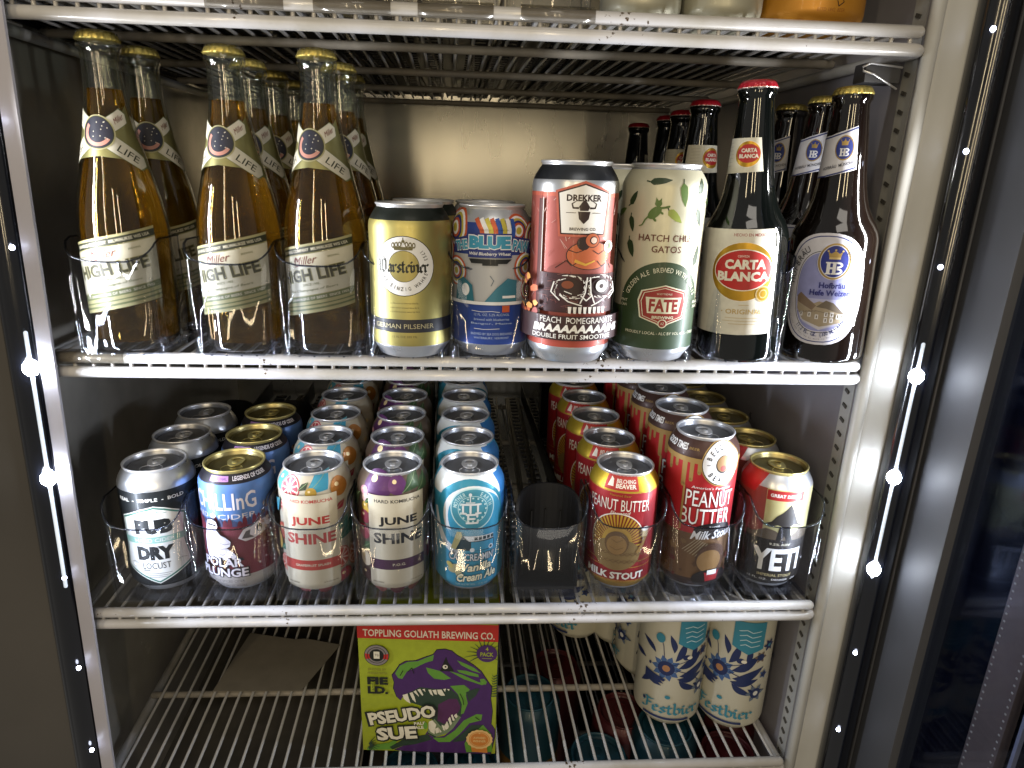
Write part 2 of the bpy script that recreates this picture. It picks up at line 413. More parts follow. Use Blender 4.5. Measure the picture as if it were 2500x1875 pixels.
    BL = {'i': (.2, [[(-.04, .56), (.04, .48), (.04, .12), (.14, .04)], [(.02, .8), (.1, .72)]]),
          'n': (.46, [[(-.04, .56), (.04, .48), (.04, .06)], [(.06, .5), (.2, .6), (.3, .5), (.3, .12), (.4, .04)]]),
          'r': (.32, [[(-.04, .56), (.04, .48), (.04, .12), (.12, .04)], [(.06, .5), (.18, .6), (.27, .5)]]),
          'a': (.4, [[(.02, .5), (.14, .6), (.26, .5), (.26, .12), (.35, .04)], [(.26, .36), (.06, .26), (.04, .12), (.14, .04), (.26, .14)]]),
          'e': (.33, [[(.28, .14), (.14, .02), (.04, .12), (.04, .48), (.16, .6), (.26, .46), (.06, .3)]]),
          's': (.33, [[(.27, .52), (.14, .6), (.04, .46), (.27, .18), (.14, .02), (.01, .12)]]),
          't': (.3, [[(.08, .82), (.08, .12), (.17, .02), (.27, .1)], [(-.04, .58), (.22, .58)]]),
          'b': (.38, [[(-.02, 1.02), (.04, .96), (.04, .12), (.16, .02), (.28, .14), (.28, .46), (.16, .6), (.06, .5)]]),
          'W': (.72, [[(-.12, .86), (0, .96), (.04, .8), (.04, .14), (.16, .02), (.28, .14), (.28, .92)], [(.28, .14), (.42, .02), (.56, .16), (.56, .8), (.46, 1.0)], [(-.06, .5), (.1, .5)]]),
          'F': (.44, [[(-.04, .84), (.1, 1.0), (.3, .9), (.48, .98)], [(.18, .92), (.18, .14), (.02, .0), (-.06, .1)], [(.18, .56), (.4, .6)], [(.06, .7), (.0, .5)]])}
    def black(s, t, x0, x1, z, h, m, nw=0.17, slope=0.0, grow=0.0):
        tot = sum(s.BL[c][0] for c in t); sx = (x1-x0)/tot; x = 0; T = []
        for c in t:
            w, L = s.BL[c]
            for ln in L:
                q = [(x0+(x+a)*sx, z+b*h+slope*((x+a)*sx)) for a, b in ln]
                s.nib(q, (nw+grow)*h, m, 42, T)
            x += w
        s.put(T, m)
    def out(s, name, parent):
        return mesh_obj(name, s.v, s.f, s.mats, parent, s.fm, True, normals=s.nrm)

# ---------------------------------------------------------------- cans
def can_profile(h, R=33.1):
    k = R/33.1
    p = [(23.5, 1.6), (25.2, 0), (26.2, 0.6), (27.6, 3.4), (30.5, 7.2), (32.6, 10.5), (33.1, 13.5), (33.1, h-18), (32.7, h-15), (31.4, h-11.4), (29.2, h-7.6), (27.2, h-4.6), (26.2, h-3.2)]
    return [(r*k, z) for r, z in p]
def lid_meshes(h, R, rim, lid, parent):
    k = R/33.1; dz = h-122
    P = [(26.2, 118.8), (26.4, 120), (27.2, 120.8), (27.3, 121.7), (26.6, 122.2), (25.7, 121.8), (25.2, 120), (24.2, 115.6), (23.5, 115.1), (22.9, 115.8), (22.4, 117.2), (21, 117.4)]
    P = [(r*k, z+dz) for r, z in P]
    v, f = lathe_data(P[:7], 48, False, False); a = mesh_obj('rim', v, f, rim, parent)
    v, f = lathe_data(P[6:]+[(19.5*k, 116.9+dz), (18*k, 116.9+dz), (6*k, 116.9+dz), (0.5, 116.9+dz)], 48, False, True); b = mesh_obj('lid', v, f, lid, parent)
    # stay tab: ring plate with a rivet, and the scored opening
    T = Mesh(); z = 117.6+dz
    def slab(pts, z0, z1):
        n = len(pts); T.add(([(x, y, z0) for x, y in pts]+[(x, y, z1) for x, y in pts],
                             [tuple(range(n))[::-1], tuple(range(n, 2*n))]+[(i, (i+1) % n, n+(i+1) % n, n+i) for i in range(n)]))
    out = [(7.8*math.cos(a)*(1 if math.sin(a) > 0 else .92)*k, (3.2+10.6*math.sin(a))*k) for a in [2*PI*i/20 for i in range(20)]]
    inn = [(5.2*math.cos(a)*k, (7.2+4.4*math.sin(a))*k) for a in [2*PI*i/20 for i in range(20)]]
    vs = [(x, y, z) for x, y in out]+[(x, y, z) for x, y in inn]+[(x, y, z+1.1) for x, y in out]+[(x, y, z+1.1) for x, y in inn]
    fs = []
    for i in range(20):
        j = (i+1) % 20
        fs += [(40+i, 40+j, 60+j, 60+i), (i, j, 40+j, 40+i), (20+j, 20+i, 60+i, 60+j)]
    T.add((vs, fs))
    rv, rf = lathe_data([(2.6, z-0.5), (2.5, z+1.7), (1.5, z+2.1), (0.2, z+2.1)], 14, False, True); T.add((rv, rf))
    T.out('pull_tab', rim, b, smooth=False)
    m2 = [((9.5*math.cos(a))*k, (-9.5+8.0*math.sin(a))*k, 117.05+dz) for a in [2*PI*i/24 for i in range(25)]]
    tube('score_line', m2, 0.35, rim, b, 5, False)
    return b
CANP = {}
def make_can(label, loc, h, bands, art, rim=None, lid=None, R=33.1, rot=0, cat='can', group=None):
    t = thing('beer_can', label, cat, loc, group, rot)
    prof = can_profile(h, R)
    zs = sorted(set([z for r, z in prof[1:]]+[b[0] for b in bands if b[0] > 1]+[b[1] for b in bands if b[1] < h-3.2]))
    A = Art(R, prof[1:], zcuts=[z for z in zs if z < 14 or z > h-19])
    full = [(prof[0][0], prof[0][1])]+[(A.rad(z)[0], z) for z in zs]
    v, f = lathe_data(full, NS, True, False)
    mats = []; fm = []
    for j in range(len(full)-1):
        zc = (full[j][1]+full[j+1][1])/2; m = M_ALU
        for z0, z1, mm in bands:
            if z0 <= zc <= z1: m = mm
        if m not in mats: mats.append(m)
        fm += [mats.index(m)]*NS
    fm.append(0)
    mesh_obj('body', v, f, mats, t, fm)
    lid_meshes(h, R, rim or M_RIMA, lid or M_LID, t)
    if art:
        art(A); A.out('printed_label', t)
    return t
def lean(o, rot, a, sz=1.0):
    o.rotation_euler = (Matrix.Rotation(a, 4, 'Y') @ Matrix.Rotation(rot, 4, 'Z')).to_euler(); o.scale = (1, 1, sz)
def again(src, loc, label, rot=None, group=None):
    c = copy_tree(src); c.location = [x*MM for x in loc]; c['label'] = label
    if rot is not None: c.rotation_euler = (0, 0, rot)
    if group: c['group'] = group
    return c

# --- artwork of each can (millimetres: round the can, up the can)
WH = '#d9d8d4'
def scatter(A, n, u0, u1, z0, z1, cols, r0=1.0, r1=3.0, seed=1, spots=False):
    R = random.Random(seed)
    for i in range(n):
        c = ink(R.choice(cols)); x, z, r = R.uniform(u0, u1), R.uniform(z0, z1), R.uniform(r0, r1)
        if spots: A.ell(x, z, r, r*R.uniform(.5, 1), c, n=8, rot=R.uniform(0, 3)); continue
        k = R.randint(5, 7); a = R.uniform(0, 6)
        A.poly([(x+r*R.uniform(.5, 1.2)*math.cos(a+2*PI*j/k), z+r*R.uniform(.5, 1.2)*math.sin(a+2*PI*j/k)) for j in range(k)], c)
def scale_about(P, cx, cz, s): return [(cx+(x-cx)*s, cz+(z-cz)*s) for x, z in P]

def art_pub(A):
    w = ink('#d4d6d2', 0.05); g = ink('#3f7a6c'); k = ink('#15181b', 0.1); lt = ink('#86b8a8')
    A.text('REAL  -  SIMPLE  -  BOLD', 4, 96, 60, 3.4, w, bold=0.02)
    P = [(7, 90), (16, 87.5), (34, 79), (31.5, 64), (31, 50), (35.5, 27), (4, 11), (-28, 27), (-24.5, 50), (-25, 64), (-25, 79), (-4, 87.5)]
    A.poly(P, w); A.poly(scale_about(P, 4, 51, .975), g); A.poly(scale_about(P, 4, 51, .93), w)
    A.text('Dry', 6, 83.5, 11, 3.6, g, shear=0.3); A.pen([(-5, 82.5), (-1, 82.5)], .4, g); A.pen([(13, 82.5), (17, 82.5)], .4, g)
    A.text('PUB', 4.5, 69.5, 32, 14.5, k, bold=0.07)
    A.rect(-24.3, 31, 53, 59.5, lt); A.text('HARD CIDER', 4, 56.2, 34, 3.8, w, bold=0.02)
    A.text('DRY', 3.5, 43, 32, 14, k, bold=0.07)
    A.text('LOCUST', 3, 30, 24, 6.5, k, bold=0.0); A.pen([(-9, 25.6), (-3, 25.6)], .7, k)
    for z in (22, 20, 18.2): A.pen([(-8+(22-z), z), (15-(22-z), z)], .35, k)
    for x in (-20, 22): A.pen([(x, 33), (x+3, 34), (x+7, 32.6)], .35, k)
def art_chill(A):
    w = ink('#cfcad6', 0.05); k = ink('#141219'); pk = ink('#a06fae'); rd = ink('#7c2b3b'); gy = ink('#5e565c')
    A.rect(-15.5, 4, 113, 117.4, pk); A.text('SEASONAL', -5.7, 115.2, 17, 2.4, ink('#6a3d78'), bold=.02)
    A.text('LEGENDS OF CIDER', 26, 115.2, 36, 3.6, w, bold=0.03)
    A.text('CHILLInG', -4, 94.5, 62, 17, w, bold=0.015)
    A.text('HARD', -28, 79.6, 18, 5, w, bold=0.0); A.text('CIDER', 9, 79.6, 34, 5, w)
    A.ell(-14.2, 79.5, 2.2, 2.4, w); A.ell(-12.2, 79.5, 2.2, 2.4, w); A.pen([(-13.2, 81), (-12.4, 83.4)], .7, w)
    R = random.Random(3)
    for i in range(26):
        x = -48+i*4.2; h = R.uniform(3, 9)
        A.poly([(x-2.4, 70), (x-1.6, 72+h*.6), (x, 72+h), (x+1.6, 72+h*.6), (x+2.4, 70)], ink(R.choice(['#5f2536', '#6d2a3c', '#3e4770'])))
    A.poly([(8, 58), (13, 66), (22, 70), (33, 72), (40, 66), (36, 60), (28, 57.5), (20, 55), (14, 54)], w)
    A.poly([(11, 57), (15, 64), (19, 65), (18, 60), (22, 56.5)], gy); A.ell(27, 64.5, 2.6, 4.6, k); A.ell(27, 62.5, 1.5, 2.2, w)
    scatter(A, 60, 29, 48, 38, 90, ['#b59a8c', '#8a5a55', '#c9b4a6', '#6b4a4a'], .8, 2.6, 5, True)
    bear = [(-19, 72), (-17.5, 76), (-13, 77.4), (-9, 75.5), (-8, 71), (-9.5, 67), (-6, 62), (-2, 60), (2, 56), (1, 51.5), (-2, 49), (3, 45), (6, 40), (2, 37), (-12, 37), (-20.5, 38), (-22.5, 46), (-22, 58), (-20, 66)]
    A.poly(scale_about(bear, -9, 56, 1.05), k); A.poly(bear, w)
    A.poly([(-18, 73.6), (-9, 72.6), (-9.6, 70.6), (-13, 71.5), (-17, 71)], k)
    for L in ([(-14, 62), (-11, 55), (-3, 53), (1, 54)], [(-19, 50), (-8, 48), (-1, 49)], [(-16, 44), (-6, 42), (2, 44)]): A.pen(L, .4, k)
    A.otext('POLAR', -7.5, 34.2, 36, 9.2, w, k, bold=0.03, grow=.07); A.otext('PLUNGE', -8, 23.6, 44, 9.2, w, k, bold=0.03, grow=.07)
    A.text('SEMI-SWEET SPICED CIDER', -8, 14.6, 36, 2.2, gy); A.text('12 FL OZ - 6.5% ALC/VOL', -6, 9.6, 36, 2.2, gy)
    for x, z in ((24, 30), (30, 34), (20, 42), (33, 47)): A.ell(x, z, .9, .9, w, n=6)
def art_june(u0, u1, txt, band, flav, P):
    def art(A):
        cr = ink('#bdb49c', 0.08); t = ink(txt, 0.1)
        for i, (x, z, r, c, kind) in enumerate(P):
            c1 = ink(c)
            if kind == 'citrus':
                A.ell(x, z, r, r, c1); A.ell(x, z, r*.9, r*.9, ink('#d8b8a8')); 
                for k in range(9):
                    a = 2*PI*k/9; A.poly([(x+r*.12*math.cos(a), z+r*.12*math.sin(a)), (x+r*.8*math.cos(a-.26), z+r*.8*math.sin(a-.26)), (x+r*.84*math.cos(a), z+r*.84*math.sin(a)), (x+r*.8*math.cos(a+.26), z+r*.8*math.sin(a+.26))], c1)
            elif kind == 'leaf':
                A.poly([(x-r, z-r*.6), (x-r*.3, z+r*.5), (x+r, z+r*.9), (x+r*.5, z-r*.4)], c1); A.pen([(x-r, z-r*.6), (x+r, z+r*.9)], .4, ink('#8aa070'))
            else: A.ell(x, z, r, r*.95, c1); A.ell(x-r*.3, z+r*.3, r*.25, r*.2, ink('#e0c890'), n=10)
        A.rect(u0, u1, 6, 103.5, cr)
        m = (u0+u1)/2; A.text('HARD KOMBUCHA', m+1, 97.6, (u1-u0)*.8, 3.4, t, bold=0.02)
        A.text('JUNE', m+1, 77, (u1-u0)*.66, 10, t, bold=0.035); A.text('SHINE', m+1, 60, (u1-u0)*.86, 11, t, bold=0.035)
        A.rect(u0, u1+.5, 27.5, 38, ink(band)); A.text(flav, m+1, 32.6, (u1-u0)*.6 if len(flav) > 6 else 12, 2.6, cr, bold=.02)
        A.text('16MG CAFFEINE', u0+8, 13.6, 11, 1.6, ink('#3a332c')); A.text('12 FL OZ (355 ML)', u1-9, 13.8, 13, 1.6, ink('#3a332c'))
    return art
P_J1 = [(12, 112, 14, '#2f8fb0', 'leaf'), (-30, 112, 9, '#4a9cb4', 'blob'), (-17, 108, 11, '#b23442', 'citrus'), (-23, 88, 8, '#b23442', 'citrus'), (31, 106, 9.5, '#a8681f', 'blob'),
        (-3, 110, 5, '#2b3a2a', 'leaf'), (4, 105, 5, '#a9862c', 'blob'), (30, 87, 6, '#8e2238', 'leaf'), (40, 60, 14, '#2c6a5e', 'leaf'), (33, 68, 9, '#3a7d70', 'leaf'), (-28, 62, 9, '#a04432', 'blob'),
        (28, 34, 11, '#b5402f', 'citrus'), (-26, 30, 9, '#b5402f', 'citrus'), (32, 14, 8, '#9c2a38', 'blob'), (-27, 46, 6, '#2f6a58', 'leaf'), (-10, 5, 7, '#9c4a52', 'blob'), (12, 4, 7, '#8a3a44', 'blob'),
        (-40, 85, 12, '#3a8aa0', 'leaf'), (-42, 50, 12, '#b08a3a', 'blob'), (50, 90, 14, '#c0b8a8', 'blob'), (48, 30, 12, '#a0522d', 'citrus')]
P_J2 = [(-12, 112, 15, '#4a1f52', 'blob'), (8, 112, 9, '#5a2860', 'blob'), (24, 112, 12, '#2f4a26', 'leaf'), (36, 108, 10, '#35522c', 'leaf'), (-26, 104, 5, '#c98a98', 'blob'), (-24, 97, 5, '#c9a09a', 'blob'),
        (-24, 88, 6, '#c09a2c', 'blob'), (-17, 90, 5, '#6e4c14', 'blob'), (-21, 95, 5, '#2c4a22', 'leaf'), (-26, 78, 7, '#7c2030', 'blob'), (-28, 62, 8, '#8c2436', 'blob'), (-24, 48, 8, '#2f4f28', 'leaf'),
        (-27, 34, 8, '#c9b89a', 'blob'), (-26, 18, 7, '#3a1c1a', 'blob'), (-14, 5, 8, '#94524a', 'blob'), (6, 4, 8, '#5e2430', 'blob'), (26, 4, 8, '#8a4a40', 'blob'), (42, 80, 14, '#38502a', 'leaf'), (44, 40, 12, '#7a2236', 'blob'), (-44, 90, 12, '#3a4a26', 'leaf')]
def art_swirl(A):
    w = ink('#ccd2d4', 0.1); tl = ink('#1f7f9c'); bl = ink('#2f93b8'); db = ink('#1f6ab0'); pale = ink('#a9cbcc', .1); dk = ink('#15333c')
    A.rect(-46, 40, 100, 121.5, w)
    A.poly([(30, 118), (60, 118), (60, 60), (40, 60), (36, 92)], db)
    A.ell(1, 82, 36, 35, tl); A.ell(4, 81, 30.5, 30.5, w); A.ell(7, 80, 28, 27, bl); A.rect(-52, 52, 40, 66, bl)
    A.ell(3.5, 89, 21.5, 21, pale); A.ell(3.5, 89, 20.3, 19.8, ink('#3b8ba0')); A.ring(3.5, 89, 14, 13.6, .6, pale)
    A.pen([(-38, 84), (-33, 66), (-24, 51), (-12, 44)], 5.0, w, 8.0)
    A.arctext('MOTHER', 3.5, 89, 17, 16.6, 172, 118, 4, pale, .02); A.arctext('EARTH', 3.5, 89, 17, 16.6, 62, 12, 4, pale, .02)
    for L in ([(-5.6, 93), (-5.6, 85.5)], [(1.2, 93), (1.2, 85.5)], [(8, 93), (8, 85.5)], [(-8, 94), (10.5, 94)], [(-8, 85), (-3, 85)], [(5.5, 85), (10.5, 85)], [(-.8, 83.6), (-.8, 75.6)], [(-3, 83.8), (7.4, 83.8), (7.4, 81.6)], [(-.8, 79.6), (5, 79.6)], [(-3, 75.4), (7.8, 75.4), (7.8, 78)]):
        A.pen(L, 1.9, w)
    A.pen([(1, 104), (1, 97)], 1.0, w); A.pen([(-3, 96), (5, 96)], 1.0, w); A.ell(1, 104, 1.6, 1.6, w, n=8)
    R = random.Random(2)
    for i in range(16): a = 2*PI*i/16; A.ell(3.5+12*math.cos(a), 89+11.6*math.sin(a), 1.0, 1.0, pale, n=6)
    A.poly([(-17, 48), (-12, 47), (-6, 62), (-7, 66), (-11, 66)], ink('#b5ac70')); A.poly([(-12, 47.6), (18, 46), (25, 48), (25, 55), (22, 61), (-5.6, 62)], dk)
    A.poly([(-5, 62), (24, 61.6), (24, 57), (0, 56.6)], w)
    for i in range(5): A.rect(5+i*4, 8+i*4, 57.6, 60.8, dk)
    A.poly([(2, 47), (24, 46.8), (24, 55.6), (2, 56)], bl); A.ell(3, 47.6, 2.2, 2.2, w, n=12); A.ell(21, 48.6, 2.4, 2.4, w, n=12); A.ell(21, 48.6, 1.4, 1.4, dk, n=10)
    A.otext("CALI CREAMIN'", 3, 40, 43, 7.6, w, dk, bold=.01)
    A.ell(-13, 27, 7, 4.5, ink('#b8b183'), rot=.4); A.ell(-18, 30, 4, 2.6, ink('#c9b860'), rot=-.7); A.ell(-9, 22, 5, 3, ink('#b8b183'), rot=-1)
    cr = ink('#d9d3b0', .1)
    A.otext('Vanilla', 7, 29.4, 30, 8.4, cr, dk, grow=.02, bold=.03, shear=.25, rot=.08); A.otext('Cream Ale', 8, 19.4, 38, 8.6, cr, dk, grow=.02, bold=.03, shear=.25, rot=.1)
    A.text('5.2% ALC BY VOL - 12 FL OZ', 3, 11, 30, 1.8, pale)
def art_peanut(A):
    rd = ink('#a3181d'); w = ink('#dcd6c8', .1); go = ink('#c0902c', .5); br = ink('#6e4d24'); dk = ink('#2a1712')
    A.poly([(-27, 107), (7, 107), (7, 121.5), (-27, 121.5)], ink('#b02a22')); A.poly([(-24, 110), (-18, 110), (-19, 116), (-22, 118)], w)
    A.text('BELCHING', -5.5, 115, 20, 3.2, w, bold=.02); A.text('BEAVER', -5.5, 111, 20, 3.8, w, bold=.03)
    for z in (105.2, 33, 27, 12.4): A.rect(-103, 100, z, z+.7, go)
    A.text('Flavored Beer', -10, 102.5, 20, 2.2, go)
    A.text('PEANUT BUTTER', -11, 92.5, 62, 11.5, w, bold=.0, curve=-1.5)
    A.text('Flavored', -9, 84.6, 18, 3.4, w, shear=.3, rot=.05)
    A.ell(-10, 55, 26.5, 29.5, w); A.ell(-10, 55, 25.4, 28.4, ink('#8c2a1c'))
    for i in range(44):
        a = 2*PI*i/44; A.poly([(-10, 52), (-10+25.2*math.cos(a), 55+28.2*math.sin(a)), (-10+25.2*math.cos(a+.08), 55+28.2*math.sin(a+.08))], ink('#c99a2c', .4))
    A.ell(-10, 55, 14, 16, ink('#c99a2c', .4)); A.ell(-10, 42, 22.5, 17, ink('#8a6c38'))
    for i in range(9): A.pen([(-31+i*5, 36), (-27+i*5, 33), (-22+i*5, 36.5)], .5, br); A.pen([(-29+i*5, 44), (-25+i*5, 41), (-20+i*5, 44)], .5, br)
    A.ell(-10, 54, 11, 12.5, br); A.ell(-10, 52, 9, 10, ink('#9a7236'))     # plain nut shape
    A.pen([(-15, 58), (-10, 55), (-5, 58)], .5, br); A.pen([(-16, 50), (-10, 47), (-4, 50)], .5, br)
    A.pen([(9, 44), (14, 52), (17, 60)], 3, ink('#9a7236')); A.rect(13, 19, 60, 68, ink('#b39a6a')); A.ell(16, 68.5, 4, 2.4, w)
    A.text('MILK STOUT', -10, 19.4, 55, 7.6, w, bold=.035, curve=0.8); A.text('12 FL OZ - BREWED IN CALIFORNIA', -9, 14.2, 34, 1.7, go)
def art_tall(A):
    w = ink('#dcdcdc', .05); br = ink('#3c231b'); oc = ink('#a07e40'); dk = ink('#191010'); tan = ink('#8a6636')
    for i, (x, l, wd) in enumerate(((-44, 14, 5), (-36, 9, 4), (-27, 26, 5), (-20, 20, 4), (-13, 12, 4), (30, 10, 5), (38, 20, 4), (47, 14, 5))): A.pen([(x, 138), (x, 136-l)], wd, oc, wd*.9)
    A.rect(-103, 100, 133, 138, oc)
    A.text('GOOD TIMES', -42, 146.5, 30, 6.0, w, bold=.03); A.text('BEER', -20, 146, 10, 2.0, oc)
    A.ell(8.5, 134, 21, 22, oc); A.ell(8.5, 134, 20, 21, ink('#2b2218')); A.ell(8.5, 134, 19.3, 20.2, w)
    A.arctext('BELCHING', 8.5, 134, 14.8, 15.6, 160, 20, 4.8, dk, .03); A.arctext('BEAVER', 8.5, 134, 14.8, 15.6, 222, 318, 4.8, dk, .03, True)
    A.ell(8.5, 134, 7.5, 9, ink('#2b2218')); A.ell(8.5, 134.5, 6.6, 7.8, tan); A.ell(8.5, 130, 3, 3, ink('#8a3024'), n=14)
    A.pen([(-7, 133), (-4, 133)], .6, dk); A.pen([(21, 133), (24, 133)], .6, dk)
    A.text("America's Favorite", 1, 110, 38, 2.6, w, shear=.2)
    A.otext('PEANUT', 1, 98.5, 47, 16, w, ink('#7a1418'), grow=.03, bold=.0); A.otext('BUTTER', -1, 80, 49, 17, w, ink('#7a1418'), grow=.03, bold=.0)
    A.rect(-26, -24, 64, 110, oc)
    A.ell(8, 66, 20, 8, dk); A.text('FLAVORED', 8, 69.6, 11, 1.8, w); A.text('Milk Stout', 8, 62, 42, 9, w, bold=.02, shear=.35, rot=.06)
    scatter(A, 34, -40, 40, 14, 58, ['#7a5a30', '#5a3a20', '#93703c', '#6b2c1c'], 1.5, 5, 9)
    for i in range(9): A.pen([(-20+i*2.4, 44-i), (-8+i*2, 58-i)], .35, ink('#c0b490'))
    A.ell(8, 36, 15, 17, ink('#4a2c18')); A.ell(6, 34, 12, 12, tan)           # plain rounded shape
    A.ell(10, 15, 19, 10, dk); A.poly([(2, 22), (10, 18), (18, 23), (16, 13), (4, 12)], ink('#a8242a')); A.rect(5, 15, 19, 24, w)
def art_dark(A):
    w = ink('#d6d6d2', .05); dk = ink('#241f1c'); br = ink('#5c5040'); rd = ink('#a8201f')
    A.poly([(-60, 60), (-21, 60), (-22, 107), (-60, 107)], ink('#8c3a30')); A.poly([(-60, 100), (-34, 100), (-24, 120), (-60, 120)], rd)  # red left side: reflection painted into the can's colour, not printed artwork
    A.rect(-21.5, 13.5, 96, 106, rd); A.text('GREAT DIVIDE', -4, 101, 29, 3.4, w, bold=.03)
    R = random.Random(4); P = [(-55, 55)]
    for i in range(25): P.append((-55+i*4.6, 63+3.5*math.sin(i*.9)+R.uniform(-1, 1)))
    P += [(60, 55)]; A.poly(P, br)
    A.poly([(-22, 70), (-15, 68), (-8, 71), (0, 68), (8, 71.5), (19, 69), (12, 73), (9, 79), (5, 88), (1.6, 93), (-1, 89), (-5, 84), (-10, 80), (-14, 74)], dk)   # plain peak
    A.poly([(-6, 69), (4, 69), (6, 60), (9, 52), (2, 53), (0, 60), (-5, 54), (-8, 55)], ink('#1b1816')); 
    A.rect(-60, 60, 9, 55, dk)
    A.text('9.5% ABV', -3, 50.4, 20, 2.6, ink('#b0a890'), bold=.02)
    A.text('YETI', -3, 33.4, 49, 24, w, bold=.035); A.text('IMPERIAL STOUT', -3, 16.6, 34, 3.0, ink('#a39668'), bold=.02)
    A.text('12 FL. OZ.   DENVER   CO', -4, 11.6, 50, 2.2, w)
def art_pils(A):
    w = ink('#d5d6d8', .05); dk = ink('#23241c'); go = ink('#9c9152', .7); gr = ink('#5c5530', .3)
    c = -2.5
    A.ell(c, 75, 24.6, 23.4, dk); A.ell(c, 75, 24, 22.8, w); A.ell(c, 75, 12.4, 12.3, dk); A.ell(c, 75, 12, 11.9, go)
    A.black('Warsteiner', c-21, c+20, 70.2, 10.5, dk, nw=.2)
    A.arctext('SEIT', c, 75, 18.5, 17.6, 163, 142, 3, dk, .01); A.arctext('1753', c, 75, 18.5, 17.6, 40, 18, 3, dk, .01)
    A.arctext('DAS EINZIG WAHRE', c, 75, 18.5, 17.6, 200, 340, 3, dk, .01, True)
    A.poly([(c-7, 87.5), (c+7, 87.5), (c+8, 90), (c-8, 90)], gr)
    for i in range(-3, 4): A.ell(c+i*2.7, 92.2+(1.2 if i == 0 else 0)-abs(i)*.35, 1.35, 2.2, gr, n=12); A.ell(c+i*2.7, 92.2-abs(i)*.35, .6, 1.2, w, n=8)
    A.pen([(c, 94), (c, 97)], .7, gr)
    for i, z in enumerate((46, 42.4, 39.2)): A.text('premium verum brewed since by family'[i*3:30+i*2], c, z, 22+i, 1.5, gr)
    A.text('GERMAN PILSENER', c-1.5, 27.6, 50, 3.8, ink('#a9a07a'), bold=.0); A.text('12 FL OZ 355 ML', c, 19, 20, 1.6, gr)
def art_blue(A):
    w = ink('#d3d6dc', .05); bl = ink('#1f4aa8'); tq = ink('#2f8fb5'); og = ink('#c0512a'); ye = ink('#b8ab3a'); nv = ink('#25317a')
    def swirl(cx, cz, r):
        for i, c in enumerate((og, w, ye, nv, og, w, ye)): A.ell(cx, cz, r*(1-i*.13), r*(1-i*.13), c, n=26)
    A.rect(-103, 103, 44.5, 84, ink('#a6a9b0'))
    for cx, cz, r in ((-38, 104, 16), (22, 103, 13), (40, 98, 12), (31, 74, 13), (-34, 70, 12), (34, 56, 9), (-50, 86, 12)): swirl(cx, cz, r)
    for i, c in enumerate((og, w, ye, og, bl, ye, w, bl)): A.pen([(-14+i*4.2, 112), (-9+i*3.6, 104), (-8+i*3.4, 98)], 3.4, c)
    A.poly([(-36, 84), (-20, 88.5), (-19, 101), (14.5, 101), (15.5, 89), (36, 84), (35, 96), (15, 99), (15, 87), (-20, 87), (-20, 99), (-36, 95)], nv)
    A.rect(-20, 15, 82, 101, nv)
    A.otext('BLUE', -2.6, 94, 33, 10, tq, w, grow=.04, bold=.07); A.otext('PAW', 24, 91, 17, 8.6, tq, w, grow=.04, bold=.05, rot=-.14); A.otext('THE', -27, 91, 13, 7.6, tq, w, grow=.04, bold=.05, rot=.16)
    A.text('Wild Blueberry Wheat', -2.6, 84.8, 33, 3.2, w, bold=.02, shear=.2)
    A.poly([(-19, 81), (15, 81), (11, 77.5), (4, 77.5), (4, 76), (-8, 76), (-8, 77.5), (-17, 77.5)], ink('#15181c'))
    A.poly([(-33, 45), (-14, 45), (-16, 60), (-24, 66), (-31, 62)], ink('#236a80')); A.poly([(-6, 47), (20, 47), (20, 64), (12, 66), (3, 58)], ink('#2b6f88')); A.rect(8, 19, 50, 52, w)
    A.ell(-22, 56, 3.6, 5, w); A.pen([(-2, 68), (1, 64), (-1, 60)], .5, ink('#4a5a6a'))
    A.rect(8, 14, 38.5, 44, og); A.rect(-103, 103, 44.4, 47, w)
    for z, t in ((36.5, '12 FL. OZ. 5.2% ALC/VOL'), (32.6, 'brewed with blueberries'), (29, 'Bangor, Maine'), (20.5, 'BREWED BY SEA DOG BREWING'), (17, 'WATERBURY, VERMONT')): A.text(t, 0, z, 36-(3 if 'B' == t[0] else 8), 2, ink('#9fb4d8', .05))
    A.pen([(-16, 39.5), (-8, 38.8), (0, 39.4), (6, 38.6)], .4, w); A.pen([(-14, 24.8), (-6, 24.4), (6, 25)], .4, w)
